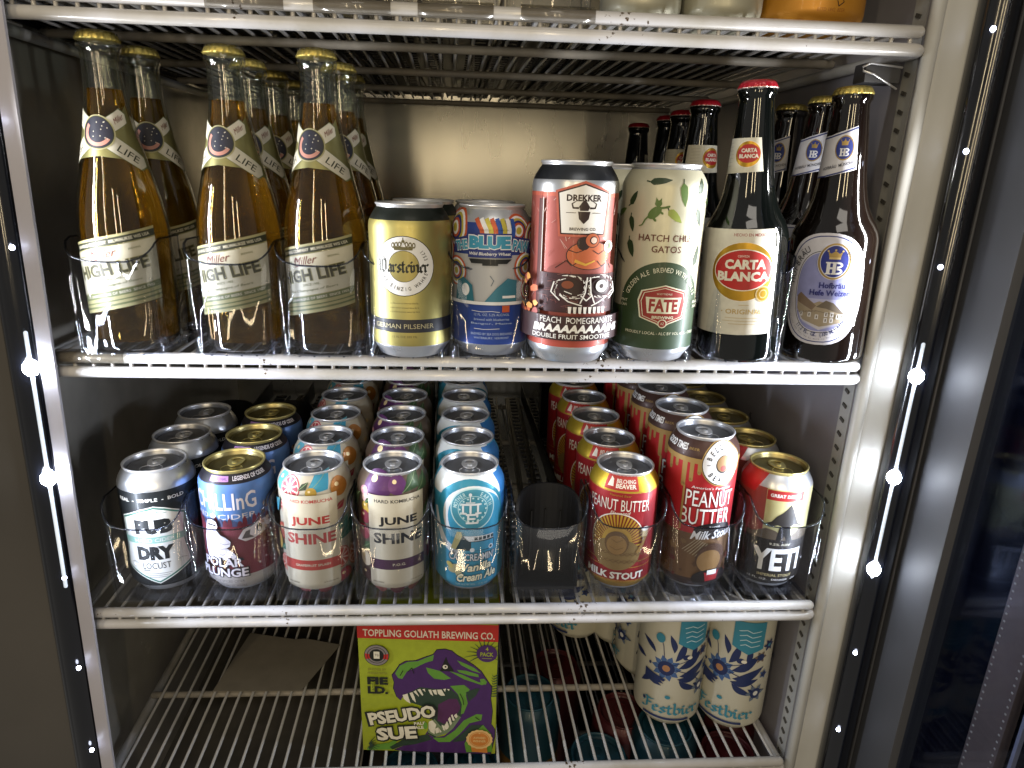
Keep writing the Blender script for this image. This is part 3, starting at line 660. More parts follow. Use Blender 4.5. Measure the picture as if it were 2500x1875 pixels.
def art_monster(A):
    w = ink('#d8d6cf', .05); dk = ink('#2a1715'); rd = ink('#a14f45'); og = ink('#b5562c'); rl = ink('#b57f74')
    R = random.Random(11)
    for i in range(70):
        x, z = R.uniform(-50, 40), R.uniform(48, 128); a = R.uniform(.6, 2.4); l = R.uniform(3, 12)
        A.pen([(x, z), (x+l*math.cos(a), z+l*math.sin(a))], R.uniform(.2, .5), R.choice([rl, ink('#8c3f38'), ink('#c9a096')]))
    A.rect(-34, -30, 30, 129, ink('#4a1c1c')); A.rect(-30, -29.4, 30, 130, w); A.rect(40, 40.7, 40, 130, w)
    B = [(-16.5, 133.5), (2, 139.5), (20.5, 133.5), (18, 104.5), (-13.6, 104.5)]
    A.poly(scale_about(B, 2, 122, 1.16), ink('#b2543f')); A.poly(scale_about(B, 2, 122, 1.06), dk); A.poly(B, w)
    A.text('DREKKER', 2, 130.3, 26, 4.8, dk, bold=.04)
    A.poly([(-2, 124), (0, 127), (2, 129), (4, 127), (6, 124), (5, 121), (-1, 121)], dk); A.pen([(-2, 123), (-6, 123), (-7, 126), (-4, 128)], 1.5, dk, .5); A.pen([(6, 123), (10, 123), (11, 126), (8, 128)], 1.5, dk, .5)
    A.poly([(-2.5, 120.4), (6.5, 120.4), (5.5, 115), (2, 111.4), (-1.6, 115)], dk); A.pen([(-11, 119.5), (-4, 119.5)], .4, dk); A.pen([(8, 119.5), (15, 119.5)], .4, dk)
    A.text('BREWING CO.', 2, 107.6, 20, 2.2, dk, bold=.02)
    A.ell(6, 75, 30, 9, ink('#8a4038')); A.ell(8, 88, 17.5, 11, dk); A.ell(8, 88, 16.8, 10.4, og); A.ell(3, 97, 5, 5, dk); A.ell(9.5, 99.5, 5.8, 5.6, dk); A.ell(9.5, 99.5, 5.2, 5, og)
    A.ell(10.4, 99.5, 3, 3, dk); A.ell(10.6, 99.5, 2.3, 2.3, ink('#d8b8a4')); A.pen([(-3, 84), (5, 81), (12, 84)], 2.4, ink('#c9952c'), 1); 
    for L in ([(-8, 92), (-2, 90), (3, 92)], [(10, 92), (15, 89), (20, 92)], [(-9, 84), (-5, 80), (-2, 82)], [(14, 84), (18, 80), (22, 82)], [(-17, 78), (-9, 84)], [(28, 78), (23, 85)]): A.pen(L, .6, dk)
    A.ell(24, 94.5, 4.6, 4.4, w); A.ell(23.6, 95.4, 3, 3, ink('#4a7030')); A.ell(23.6, 95.6, 1.4, 1.4, dk)
    A.rect(-30, 34, 43.5, 74, ink('#3a1d20'))
    for i in range(80):
        x, z = R.uniform(-28, 32), R.uniform(45, 73); l = R.uniform(2, 6); a = R.uniform(0, 3.1)
        A.pen([(x, z), (x+l*math.cos(a), z+l*math.sin(a)*.6)], R.uniform(.2, .45), R.choice([ink('#6d3a3a'), ink('#5c2c30'), ink('#8a5048')]))
    for cx, cz, rx, rz in ((-5, 64, 10.5, 8), (17, 64.5, 10, 8)):
        A.ell(cx, cz, rx*.8, rz*.8, dk)
        for k in range(26):
            a = 2*PI*k/26+R.uniform(-.1, .1); q = R.uniform(.85, 1.15); A.pen([(cx+rx*q*math.cos(a), cz+rz*q*math.sin(a)), (cx+rx*q*1.08*math.cos(a+.32), cz+rz*q*1.08*math.sin(a+.32))], R.uniform(.4, 1.2), w, .2)
    A.ell(17, 65, 4.6, 4.8, w); A.ell(17, 65, 1.8, 1.8, dk); A.ell(-7, 66, 4, 3, ink('#7a3a20')); A.pen([(-9, 61), (-4, 59)], .6, w)
    for L in ([(6, 72), (5, 60), (2, 52)], [(8, 72), (9, 60), (12, 52)], [(-12, 58), (-6, 53), (3, 50)], [(22, 57), (16, 53), (10, 50)], [(2, 58), (6, 54), (10, 58)], [(-16, 68), (-18, 60), (-12, 54)], [(27, 68), (29, 60), (24, 55)]): A.pen(L, .9, w)
    for i in range(8): A.poly([(-6+i*3.4, 49), (-3.6+i*3.4, 49), (-4+i*3.4, 43.6), (-5.6+i*3.4, 44)], w)
    scatter(A, 14, -48, -30, 40, 70, ['#b5562c', '#c98a3c', '#8c3a30'], 2, 4, 3)
    A.rect(-60, 60, 22, 41.5, ink('#321a1a')); A.text('PEACH  POMEGRANATE', 2, 38.2, 54, 4.8, w, bold=.0); A.ell(-5, 38, .8, .8, w, n=6)
    A.text('BRAAAAAAAAINS', 3, 31.5, 66, 6.6, w, bold=.05, shear=.2); A.text('DOUBLE FRUIT SMOOTHIE', -2, 25.2, 58, 3.6, w, bold=.01)
def art_chile(A):
    gr = ink('#2c4026', .1); w = ink('#c9c8ae', .05); rd = ink('#8c241e'); br = ink('#5c2a1c'); g2 = ink('#4d6a28', .1); g1 = ink('#24381f', .1); g3 = ink('#8a9a3c', .1)
    def pepper(x, z, l, wd, a, c):
        d = (math.cos(a), math.sin(a)); n = (-d[1], d[0])
        pr = [(-.5, .15), (-.35, .5), (-.1, .5), (.2, .38), (.5, .05)]
        P = [(x+d[0]*l*t+n[0]*wd*s, z+d[1]*l*t+n[1]*wd*s) for t, s in pr]+[(x+d[0]*l*t-n[0]*wd*s, z+d[1]*l*t-n[1]*wd*s) for t, s in pr[::-1]]
        A.poly(P, c); A.pen([(x-d[0]*l*.5, z-d[1]*l*.5), (x-d[0]*l*.68+n[0], z-d[1]*l*.68+n[1])], 1, g1)
    A.ell(-3, 45, 37.5, 38, gr, 0, 180); A.rect(-103, 103, 12, 45, gr)
    for a in ((-12, 144, 17, 5, .1, g1), (7, 134, 17, 6, -1.4, g2), (-34, 131, 12, 5, 1.0, g1), (1, 118, 14, 6, -.7, g3), (24, 141, 12, 6, 1.2, g1), (24, 117, 14, 5, -1.2, g1), (-34, 111, 12, 5, -1.3, g1), (-33, 92, 14, 6, -1.2, g1), (26, 88, 16, 5, 1.3, g1), (-48, 120, 14, 5, .4, g2), (44, 130, 14, 5, .2, g2), (46, 100, 14, 6, -1, g2)): pepper(*a)
    A.ell(-15, 120.5, 6.2, 3.6, g2, rot=.75); A.ell(-12.6, 127.4, 2.7, 2.4, g2, n=14)   # leaping cat
    A.poly([(-15, 128.6), (-14.6, 132), (-12.8, 129.6)], g2); A.poly([(-12.2, 129.6), (-10.4, 131.6), (-10.4, 128)], g2)
    A.pen([(-11, 124), (-7, 124.6), (-4.4, 125.4)], 1.6, g2); A.pen([(-12, 122), (-9, 120)], 1.6, g2); A.pen([(-17, 118), (-14, 114.6)], 1.8, g2); A.pen([(-19, 118), (-22, 115), (-24, 111), (-26.5, 110)], 1.3, g2, .7)
    A.text('HATCH CHILE', -3.4, 101.4, 45, 5.2, br, bold=.01); A.text('GATOS', -3.4, 92.8, 23, 5.2, br, bold=.01)
    A.arctext('GOLDEN ALE BREWED WITH CHILIS', -3, 46, 31.5, 31, 158, 22, 4, w, .0)
    S = [(-20, 60), (-1.5, 65), (17, 60), (19.5, 52), (17, 38), (4, 33.6), (-1.5, 30), (-7, 33.6), (-20, 38), (-22.5, 52)]
    A.poly(S, w); A.poly(scale_about(S, -1.5, 48, .94), rd); A.poly(scale_about(S, -1.5, 48, .87), w); A.poly(scale_about(S, -1.5, 48, .84), rd)
    A.poly([(-16, 55), (13, 55), (11, 42), (-14, 42)], w); A.text('FATE', -1.5, 48.5, 23, 10.4, rd, bold=.04); A.text('BREWING', -1.5, 38.8, 17, 2.4, w, bold=.03); A.text('SCOTTSDALE', -1.5, 57.8, 12, 1.4, w)
    A.ell(-1.5, 33.8, 3.6, 3.6, w); A.ell(-1.5, 33.8, 2.8, 2.8, rd); A.text('AZ', -1.5, 33.8, 3, 2, w)
    A.text('PROUDLY LOCAL - ALC BY VOL 4.5% - CHILE', 0, 25.6, 62, 2.4, w)
    A.text('PINT', -35, 50.5, 7, 2.2, w); A.text('CAN', -35, 46.8, 6, 2.2, w); A.text('SINCE', 30, 50.5, 8, 2.2, w); A.text('2012', 30, 46.8, 7, 2.2, w)
def art_fest(A):
    nv = ink('#1c2a5c', .05); tl = ink('#2b7f9a', .05); bl = ink('#3a5c94', .05); br = ink('#6b5a50', .05)
    def leaf(x, z, l, a, c=nv, bend=.35, wd=.32):
        d = (math.cos(a), math.sin(a)); n = (-d[1], d[0]); P = []
        for sgn in (1, -1):
            R = [(t/8, .5*wd*math.sin(PI*t/8)) for t in range(9)]
            if sgn < 0: R = R[::-1]
            P += [(x+d[0]*l*t+n[0]*l*(sgn*s+bend*t*t), z+d[1]*l*t+n[1]*l*(sgn*s+bend*t*t)) for t, s in R]
        A.poly(P[:-1], c)
    def flower(x, z, r, c, c2, n=10):
        for i in range(n): a = 2*PI*i/n; A.poly([(x, z), (x+r*.7*math.cos(a-.3), z+r*.7*math.sin(a-.3)), (x+r*math.cos(a), z+r*math.sin(a)), (x+r*.7*math.cos(a+.3), z+r*.7*math.sin(a+.3))], c)
        A.ell(x, z, r*.55, r*.55, nv); A.ell(x, z, r*.25, r*.25, c2)
    flower(-19, 82, 17, bl, ink('#a8744a', .05)); 
    for x, z, l, a in ((-10, 93, 28, .9), (-6, 84, 36, .35), (-4, 74, 36, .1), (-6, 70, 30, -.2), (-4, 68, 26, -.9), (8, 96, 22, 1.1), (-32, 98, 22, 2.2), (-30, 66, 22, 3.5), (-12, 104, 22, 1.5), (14, 62, 24, -.6), (-44, 84, 22, 2.8)): leaf(x, z, l, a)
    A.pen([(-8, 82), (4, 78), (16, 70), (26, 58)], 1, nv); A.pen([(-22, 96), (-24, 110), (-28, 122)], .8, nv); A.pen([(-12, 88), (2, 94), (16, 100), (24, 108)], .8, nv)
    A.ell(2, 99, 4.4, 3.4, nv); A.ell(5.6, 98.6, 3, 2.2, ink('#d9d4c2', .05)); flower(24, 104, 8, br, nv, 6); flower(24, 56, 12, ink('#5c6a80', .05), ink('#cfd0cc', .05), 6); flower(33, 118, 8, nv, tl, 6); flower(31, 80, 6, bl, nv, 5)
    A.ell(-28, 120, 5, 6, tl); A.poly([(-9, 118), (-9, 150), (24, 150), (24, 116), (8, 109)], tl)
    for i in range(4): A.pen([(-4+i, 138-i*6), (4, 140-i*6), (10, 137-i*6), (19, 139-i*6)], .9, ink('#b5d0d8', .05))
    A.poly([(-42, 74), (-24, 70), (-18, 68), (-20, 65), (-24, 66), (-20, 62), (-26, 62), (-22, 58.6), (-30, 58), (-42, 62)], nv)
    A.ell(-14, 45, 3, 2.4, tl, n=12); A.ell(-37, 74+9, 1.6, 2, nv, n=8); A.ell(-40, 33, 1.8, 2.4, nv, n=8)
    A.black('Festbier', -40, 24, 22, 15, tl, nw=.2, slope=0.0)
    A.poly([(-40, 14.2), (12, 14.2), (12, 17), (-40, 17)], nv); A.ell(-6, 5, 1, 1, br, n=8)
    if not A.du0: A.du0 = 119.4; art_fest(A); A.du0 = 0

# ---------------------------------------------------------------- bottles
def cap(parent, z, r, top, skirt):
    prof = [(r*1.06, z), (r*1.08, z+.8), (r*1.02, z+3.0), (r*.98, z+4.6), (r*.88, z+6.0), (r*.6, z+6.8), (.3, z+7.0)]
    fl = lambda rr, zz, a: rr*(1+(.045*math.cos(21*a) if zz < z+3.6 else 0)*(1-(zz-z)/4.6))
    v, f = lathe_data(prof, 84, True, True, fl)
    fm = [1 if k < 84 else 0 for k in range(84*6)]+[1, 0]
    mesh_obj('bottle_cap', v, f, [top, skirt], parent, fm)
MPROF = [(31.5, 1.2), (33, 0), (33.6, 3), (33.8, 8), (33.8, 84), (33.4, 92), (32.3, 102), (30.6, 112), (28.4, 122), (25.8, 132), (23.3, 142), (21.0, 152), (18.8, 162), (16.9, 172), (15.4, 180), (14.4, 188), (13.8, 196), (13.5, 206), (13.4, 214), (13.8, 215.5), (15.0, 217), (15.2, 219.5), (14.2, 221.5), (13.6, 223.5), (13.8, 228)]
LPROF = [(31.5, 1.2), (33.5, 0), (34.4, 3), (34.6, 8), (34.6, 100), (34.3, 105), (33.2, 110), (30.6, 116), (27.2, 122), (24.0, 129), (21.5, 137), (19.6, 147), (18.2, 158), (17.2, 170), (16.2, 182), (15.0, 194), (14.0, 204), (13.5, 211), (13.9, 213), (15.2, 215), (15.2, 218), (14, 220), (13.6, 224)]
def smoothp(P, lo=84):
    Q = []
    for a, b in zip(P, P[1:]):
        Q.append(a)
        if a[1] >= lo and b[1] < 213: Q.append(((a[0]+b[0])/2, (a[1]+b[1])/2))
    return Q+[P[-1]]
MPROF = smoothp(MPROF); LPROF = smoothp(LPROF, 98)
def make_clear_bottle(label, loc, group):
    t = thing('beer_bottle', label, 'bottle', loc, group)
    outer = [(30, 2.4), (31.8, .4)]+MPROF[1:]
    wall = 2.6
    inner = [(r-wall, z) for r, z in MPROF if 8 <= z <= 228]
    inner = [(inner[0][0]-6, 5.5), (inner[0][0]-1, 7)]+inner[1:]
    v, f = lathe_data(outer, NS, True, False); n = len(v)
    v2, f2 = lathe_data(inner, NS, True, False)
    V = v+v2; F = f+[tuple(i+n for i in q)[::-1] for q in f2]
    a0, b0 = (len(outer)-1)*NS, n+(len(inner)-1)*NS
    F += [(a0+k, a0+(k+1) % NS, b0+(k+1) % NS, b0+k) for k in range(NS)]
    mesh_obj('glass', V, F, M_GLASS, t)
    liq = [(r+.12, z) for r, z in inner if z < 189]+[(MPROF[-1][0]*0+11.9, 190.5), (10.6, 190.0), (.5, 190.0)]
    v, f = lathe_data(liq, NS, True, True); mesh_obj('beer', v, f, M_BEER, t)
    cap(t, 222.5, 13.9, M_CAPG, M_CAPG)
    A = Art(33.8, MPROF[1:], zcuts=[z for r, z in MPROF if z > 84])
    cr = pap('#b3b0a0'); gn = pap('#59603f'); dk = pap('#24281a'); rd = pap('#5e1a20'); gd = pap('#8f8b66')
    sl = .2
    def par(u0, u1, a, b, m): A.poly([(u0, a+sl*u0), (u1, a+sl*u1), (u1, b+sl*u1), (u0, b+sl*u0)], m)
    par(-38, 32, 34, 88.5, gd); par(-38, 32, 81.5, 86.6, dk); par(-38, 32, 43.5, 48, gn); par(-38, 32, 48.6, 80.6, cr); par(-38, 32, 36.5, 38, gn); par(-38, 32, 40, 41, gn)
    A.text('BREWING COMPANY  MILWAUKEE WIS USA', -3, 83.4, 62, 2.4, cr, rot=math.atan(sl), bold=.02)
    A.text('THE CHAMPAGNE OF BEERS  SINCE 1903', -3, 45.2, 60, 2.0, cr, rot=math.atan(sl), bold=.02)
    A.text('HIGH LIFE', -5, 63.5, 61, 10.4, gd, rot=math.atan(sl), bold=.06); A.text('HIGH LIFE', -5, 63.5, 59, 9.6, pap('#3c3a26'), rot=math.atan(sl), bold=.03)
    A.text('Miller', -8, 74.4, 20, 6.0, rd, rot=math.atan(sl), shear=.5, bold=-.002); A.pen([(-19, 72), (-17, 76), (-14, 74), (-15, 70)], .6, rd, .3); A.pen([(-18, 68.5), (-10, 70.8), (-2, 71)], .7, rd, .3)
    A.text('PREMIUM', -26, 71, 9, 1.5, gn, rot=.2); A.text('BREWING', 15, 79.2, 9, 1.5, gn, rot=.2)
    A.text('SINCE 1903', -4, 56, 14, 1.8, gn, rot=.2); A.text('The Champagne of Beers', -4, 51.6, 44, 2.4, gn, rot=.2, shear=.3)
    A.out('paper_label', t)
    B = Art(20, MPROF[1:], zcuts=[z for r, z in MPROF if z > 84], base=.06, du0=0)
    c = (-3.5, 160); wh = pap('#b4b1a4')
    def arm(dx, dz, l, w, tip=0.6):
        n = math.hypot(dx, dz); d = (dx/n, dz/n); q = (-d[1], d[0]); e = l
        P = [(c[0]+q[0]*w/2, c[1]+q[1]*w/2), (c[0]+d[0]*e+q[0]*w*.5, c[1]+d[1]*e+q[1]*w*.5), (c[0]+d[0]*(e+w*.3), c[1]+d[1]*(e+w*.3)+0), (c[0]+d[0]*e-q[0]*w*.5, c[1]+d[1]*e-q[1]*w*.5), (c[0]-q[0]*w/2, c[1]-q[1]*w/2)]
        return P
    A2 = [(-22, 178), (-8, 168), (0, 171), (12, 166), (26, 183), (26, 150), (36, 122), (10, 150), (-2, 140.5), (-22, 150), (-44, 120), (-28, 150)]
    fo = mat('neck_foil', '#7d7a50', metal=.6, rough=.4, noise=.2, nscale=60)
    B.poly([(c[0]-34, c[1]+15), (c[0]-14, c[1]+7), (c[0], c[1]+10), (c[0]+14, c[1]+8), (c[0]+27, c[1]+20), (c[0]+30, c[1]+2), (c[0]+36, c[1]-27), (c[0]+24, c[1]-22), (c[0]+14, c[1]-18), (c[0], c[1]-16.4), (c[0]-14, c[1]-18.5), (c[0]-28, c[1]-24), (c[0]-40, c[1]-30), (c[0]-36, c[1]-6)], fo)
    for a in ((27, 15.5, 24, 10.5), (32, -24, 35, 10.5), (-27, 15.5, 24, 10.5), (-32, -24, 35, 10.5)):
        P = arm(*a); B.poly(scale_about(P, sum(p[0] for p in P)/5, sum(p[1] for p in P)/5, 1.08), gn); B.poly(P, wh)
    B.text('LIFE', c[0]+19, c[1]-14.6, 15, 5.0, dk, rot=-.64, bold=.0); B.text('HIGH', c[0]-19, c[1]-14.6, 15, 5.0, dk, rot=.64, bold=.0); B.text('Miller', c[0]+17, c[1]+10, 9, 4, rd, rot=.52, shear=.3)
    B.ell(c[0], c[1], 12.8, 12.2, gd); B.ell(c[0], c[1], 11.8, 11.3, dk); B.ell(c[0], c[1], 11, 10.6, pap('#101428'))
    B.ring(c[0], c[1], 9.8, 9.6, 2.6, pap('#a8766a'), 140, 330)
    R = random.Random(5)
    for i in range(11): B.ell(c[0]+R.uniform(-3, 8), c[1]+R.uniform(-6, 8), .45, .45, wh, n=6)
    B.out('neck_label', t)
    return t
def make_dark_bottle(label, loc, group, gm, top, skirt, art, neck):
    t = thing('beer_bottle', label, 'bottle', loc, group)
    v, f = lathe_data([(30, 2.4)]+LPROF[1:], NS, True, True); mesh_obj('glass', v, f, gm, t)
    cap(t, 219, 14.1, top, skirt)
    A = Art(34.6, LPROF[1:], zcuts=[z for r, z in LPROF if z > 98]); art(A); A.out('paper_label', t)
    B = Art(18, LPROF[1:], zcuts=[z for r, z in LPROF if z > 98], base=.06); neck(B); B.out('neck_label', t)
    return t
def art_carta(A):
    p = pap('#c8c6bc'); go = mat('label_gold', '#b08a2a', metal=.6, rough=.35, noise=.25, nscale=60); rd = pap('#a51c1c'); dr = pap('#8c3434'); w = pap('#d6d2c6'); lg = pap('#b09a6a')
    A.poly([(-60, 24), (-44, 24), (-13, 24), (16, 25), (12.5, 111.5), (-60, 111.5)], p)
    A.text('HECHO EN MEXICO', -8, 107, 28, 2.4, dr, bold=.01); A.text('355 ML', 6, 97, 6, 1.4, dr)
    c = (-13, 77)
    A.ell(c[0], c[1], 26.5, 24.6, w); A.ell(c[0], c[1], 25.8, 24, go); A.ell(c[0]+.5, c[1]+1.5, 24, 17.2, w, ); A.ell(c[0]+.5, c[1]+1.5, 23.2, 16.4, rd)
    A.text('CERVEZA', c[0], 90, 9, 1.8, w); A.text('CARTA', c[0]+2, 83.3, 33, 8, w, bold=.05); A.text('BLANCA', c[0]+1, 73.4, 42, 8, w, bold=.05)
    A.ell(5, 59, 6.4, 6.8, lg); A.ell(5, 59, 5.4, 5.6, go); A.ring(5, 59, 3.4, 3.6, .7, lg)
    A.text('ORIGINAL', -9, 44, 30, 4.2, lg, bold=.02); A.ell(-27, 44, .6, .6, lg, n=6); A.ell(9, 44, .6, .6, lg, n=6)
    for z, wd in ((49.6, 8), (38.6, 28), (36, 32), (33.4, 22)): A.pen([(-10-wd/2, z), (-10+wd/2, z)], .35, lg)
def neck_carta(A):
    p = pap('#c8c6b8'); go = mat('label_gold', '#b08a2a'); rd = pap('#a51c1c'); w = pap('#d6d2c6')
    A.poly([(-40, 154), (3, 156), (0, 182), (-40, 182)], p)
    A.ell(-10.5, 169.5, 11, 10.6, w); A.ell(-10.5, 169.5, 10.5, 10, go); A.ell(-10, 170, 9.6, 7.2, rd)
    A.text('CARTA', -9.6, 172.4, 13, 3.2, w, bold=.05); A.text('BLANCA', -9.6, 168, 16, 3.2, w, bold=.05)
    for i in range(7): A.pen([(-34, 160+i*3), (-24, 160.6+i*3)], .3, pap('#a8a598'))
def crown(A, x, z, s, m, m2):
    A.poly([(x-3.6*s, z), (x+3.6*s, z), (x+4.6*s, z+4*s), (x+2.6*s, z+2.6*s), (x, z+4.6*s), (x-2.6*s, z+2.6*s), (x-4.6*s, z+4*s)], m); A.rect(x-3.6*s, x+3.6*s, z-1.4*s, z, m2)
    for dx, dz in ((-4.6, 4.4), (0, 5.2), (4.6, 4.4)): A.ell(x+dx*s, z+dz*s, .7*s, .7*s, m2, n=8)
def hb(A, x, z, s, m):
    for L in ([(-2.9, -3), (-2.9, 3)], [(-.2, -3), (-.2, 3)]): A.rect(x+(L[0][0]-.75)*s, x+(L[0][0]+.75)*s, z-3.2*s, z+3.2*s, m)
    A.rect(x-2.9*s, x-.2*s, z-.5*s, z+.5*s, m)
    for dx in (-2.9, -.2):
        for dz in (-3.2, 2.5): A.rect(x+(dx-1.25)*s, x+(dx+1.25)*s, z+dz*s, z+(dz+.7)*s, m)
    for cz in (1.65, -1.6): A.ring(x+1.1*s, z+cz*s, 2.5*s, 1.65*s, 1.0*s, m, -95, 95, 14)
    A.rect(x-.2*s, x+1.2*s, z+2.5*s, z+3.2*s, m); A.rect(x-.2*s, x+1.2*s, z-3.2*s, z-2.5*s, m)
def art_hof(A):
    w = pap('#bfc0cc'); nb = pap('#22306e'); lv = pap('#8287b8'); lv2 = pap('#9fa2c6'); dk = pap('#22242c'); go = mat('label_gold2', '#8f7a4a', metal=.5, rough=.4); tn = pap('#8f8472'); br = pap('#5c5348'); pw = pap('#c4c4c8')
    c = (-21, 63.5)
    A.sup(*c, 33, 47.5, w); A.sup(*c, 31, 45.4, nb, e=2.5); A.sup(*c, 30.2, 44.5, w, e=2.5); A.sup(c[0]+.5, c[1]-2, 23, 35, dk, e=2.5); A.sup(c[0]+.5, c[1]-2, 22.5, 34.4, w, e=2.5); A.sup(c[0]+.5, c[1]-2, 21.8, 33.6, lv, e=2.5)
    A.poly([(-42, 56), (-40, 45), (-34, 35), (-20, 29), (-6, 34), (0, 45), (1, 56)], lv2); A.poly([(-41, 50), (-36, 37), (-20, 29.4), (-5, 36), (0, 46)], pap('#b4b4c0'))
    A.poly([(-41, 57), (-38, 60), (-26, 52), (-22, 54), (-12, 52), (-2, 42), (-4, 36), (-20, 32), (-34, 37), (-40, 46)], tn)
    A.poly([(-41, 57), (-38, 60.5), (-24, 50), (-27, 46), (-40, 52)], pap('#6f5f50')); A.poly([(-24, 49), (-17, 55), (-11, 53), (-1, 43), (-8, 45), (-16, 48)], br)
    for x, z in ((-37, 40), (-30, 40), (-24, 38.5), (-17, 41), (-12.6, 41), (-17, 36), (-12.6, 36), (-8, 39.5), (-5, 39.5)): A.rect(x, x+2.6, z, z+4, pw); A.rect(x+.8, x+1.8, z+.8, z+3.2, br)
    for i in range(14): A.pen([(-39+i*2.4, 46-abs(i-6)*.4), (-36+i*2.4, 45.5-abs(i-6)*.4)], .3, br)
    o = (-14.5, 88)
    A.ell(*o, 12.6, 15.4, w); A.ell(*o, 12.2, 15, go); A.ell(*o, 10.6, 13.6, w); A.ell(*o, 10.1, 13, pap('#14257a')); crown(A, -14.5, 91.5, 1.15, go, pap('#b5a06a')); hb(A, -13.9, 82.5, 1.6, pap('#d0d2da'))
    A.arctext('HOFBRÄU', -21, 66, 26.2, 37, 174, 124, 5.4, dk, .0, wf=.9); A.arctext('MÜNCHEN', -21, 66, 26.2, 37, 50, 2, 4.4, dk, .0)
    A.text('Hofbräu', -14, 68, 19, 5, pap('#1c2266'), bold=.03); A.text('Hefe Weizen', -15, 61.6, 30, 5, pap('#1c2266'), bold=.03)
    A.arctext('11.2 FL. OZ. (330 ML) BEER', -21, 60, 25.4, 34.4, 232, 318, 3.6, pap('#2a3060'), .02, True, .6); A.arctext('Brewed and bottled by Hofbräu München Germany', -21, 60, 28.2, 38.6, 212, 322, 1.4, pap('#3a3f60'), .0, True)
def neck_hof(A):
    w = pap('#c2c3cc'); nb = pap('#27346e'); go = mat('label_gold2', '#8f7a4a'); s = .28
    def par(a, b, m): A.poly([(-40, a+s*-14), (-22, a+s*-10), (-2.0, a+2), (1.4, a+3), (.0, b+2), (-2.4, b+1), (-24, b-s*18), (-40, b-s*22)], m)
    par(158, 193, w)
    for z in (160.5, 191.5): A.pen([(-36, z-6), (-24, z-5), (-12, z-2), (0, z+2)], 1.2, nb)
    A.ell(-10, 178, 7.6, 9.8, go); A.ell(-10, 178, 6.7, 8.8, pap('#1c2f78')); crown(A, -10, 181, .7, go, go); hb(A, -9.5, 174.6, .95, pap('#d0d2da'))
    A.text('HOFBRÄU  MÜNCHEN', -13, 164.4, 26, 3, pap('#2a2c38'), rot=.22, bold=.01)

# ================================================================ the fridge
def sk(x, y): return x-0.04*y          # the cabinet runs back at a slight angle
fr = thing('display_fridge', 'open glass-door beverage fridge with cream front trim and black door gaskets', 'fridge', (0, 0, 0))
def slabq(name, P, th, m, parent=fr):
    """quad P (4 points) thickened along its normal"""
    a, b, c, d = [Vector(p) for p in P]; n = (b-a).cross(d-a).normalized()*th
    V = [tuple(p) for p in (a, b, c, d)]+[tuple(p-n) for p in (a, b, c, d)]
    F = [(0, 1, 2, 3), (7, 6, 5, 4), (0, 4, 5, 1), (1, 5, 6, 2), (2, 6, 7, 3), (3, 7, 4, 0)]
    return mesh_obj(name, V, F, m, parent, smooth=False)
Z0, Z1, YB = -760, 470, 640
slabq('back_liner', [(-460, YB, Z0), (400, YB, Z0), (400, YB, Z1), (-460, YB, Z1)], 20, M_BACK)
slabq('side_liner', [(-384, -6, Z0), (-384-44, YB, Z0), (-384-44, YB, Z1), (-384, -6, Z1)], 20, M_LEFT)
slabq('side_liner', [(sk(356, YB), YB, Z0), (356, 4, Z0), (356, 4, Z1), (sk(356, YB), YB, Z1)], 20, M_RIGHT)
slabq('top_liner', [(-460, 0, Z1), (-460, YB, Z1), (400, YB, Z1), (400, 0, Z1)], 20, M_DARK)
slabq('floor_liner', [(-460, YB, Z0), (-460, 0, Z0), (400, 0, Z0), (400, YB, Z0)], 20, M_DARK)
# right front: rounded bead, flange with a gentle moulded step
v, f = tube_data([(354, 3, Z0), (354, 3, Z1)], 5.5, 14, False); mesh_obj('trim_bead', v, f, M_TRIM, fr)
P = [(356, 4), (360, 1.5), (364, 2.2), (372, .5), (392, 0)]
V = [(x, y, z) for z in (Z0, Z1) for x, y in P]+[(x, y+12, z) for z in (Z0, Z1) for x, y in P]
n = len(P); F = [(i, i+1, n+i+1, n+i) for i in range(n-1)]+[(2*n+i+1, 2*n+i, 3*n+i, 3*n+i+1) for i in range(n-1)]
mesh_obj('front_trim', V, F, M_TRIM, fr)
# left front strip leans with the frame
def lx(x, z): return x+0.036*z
slabq('front_trim', [(lx(-345, Z0), -12, Z0), (lx(-333.5, Z0), -12, Z0), (lx(-333.5, Z1), -12, Z1), (lx(-345, Z1), -12, Z1)], -3, M_TRIMG)
slabq('mullion_face', [(lx(-640, Z0), -8, Z0), (lx(-369, Z0), -8, Z0), (lx(-369, Z1), -8, Z1), (lx(-640, Z1), -8, Z1)], -6, M_PANEL)
# black gaskets: main roll with a smaller bead beside it
def gasket(x, y, r, lean, bead):
    f_ = (lambda z: x+0.036*z) if lean else (lambda z: x)
    zs = [Z0+(Z1-Z0)*i/24 for i in range(25)]
    v, f = tube_data([(f_(z), y, z) for z in zs], r, 28, False); g = mesh_obj('door_gasket', v, f, M_GASKET, fr)
    if lean: v, f = tube_data([(f_(z)+bead, y-r*.55, z) for z in zs], r*.42, 14, False); mesh_obj('gasket_lip', v, f, M_GASKET, g)
    return g
gasket(396, -6, 14.5, False, -8); gasket(-358, -8, 13.2, True, -4)
v, f = tube_data([(411, -12, Z0), (411, -12, Z1)], 1.2, 8, False); mesh_obj('trim_line', v, f, M_DOORG, fr)
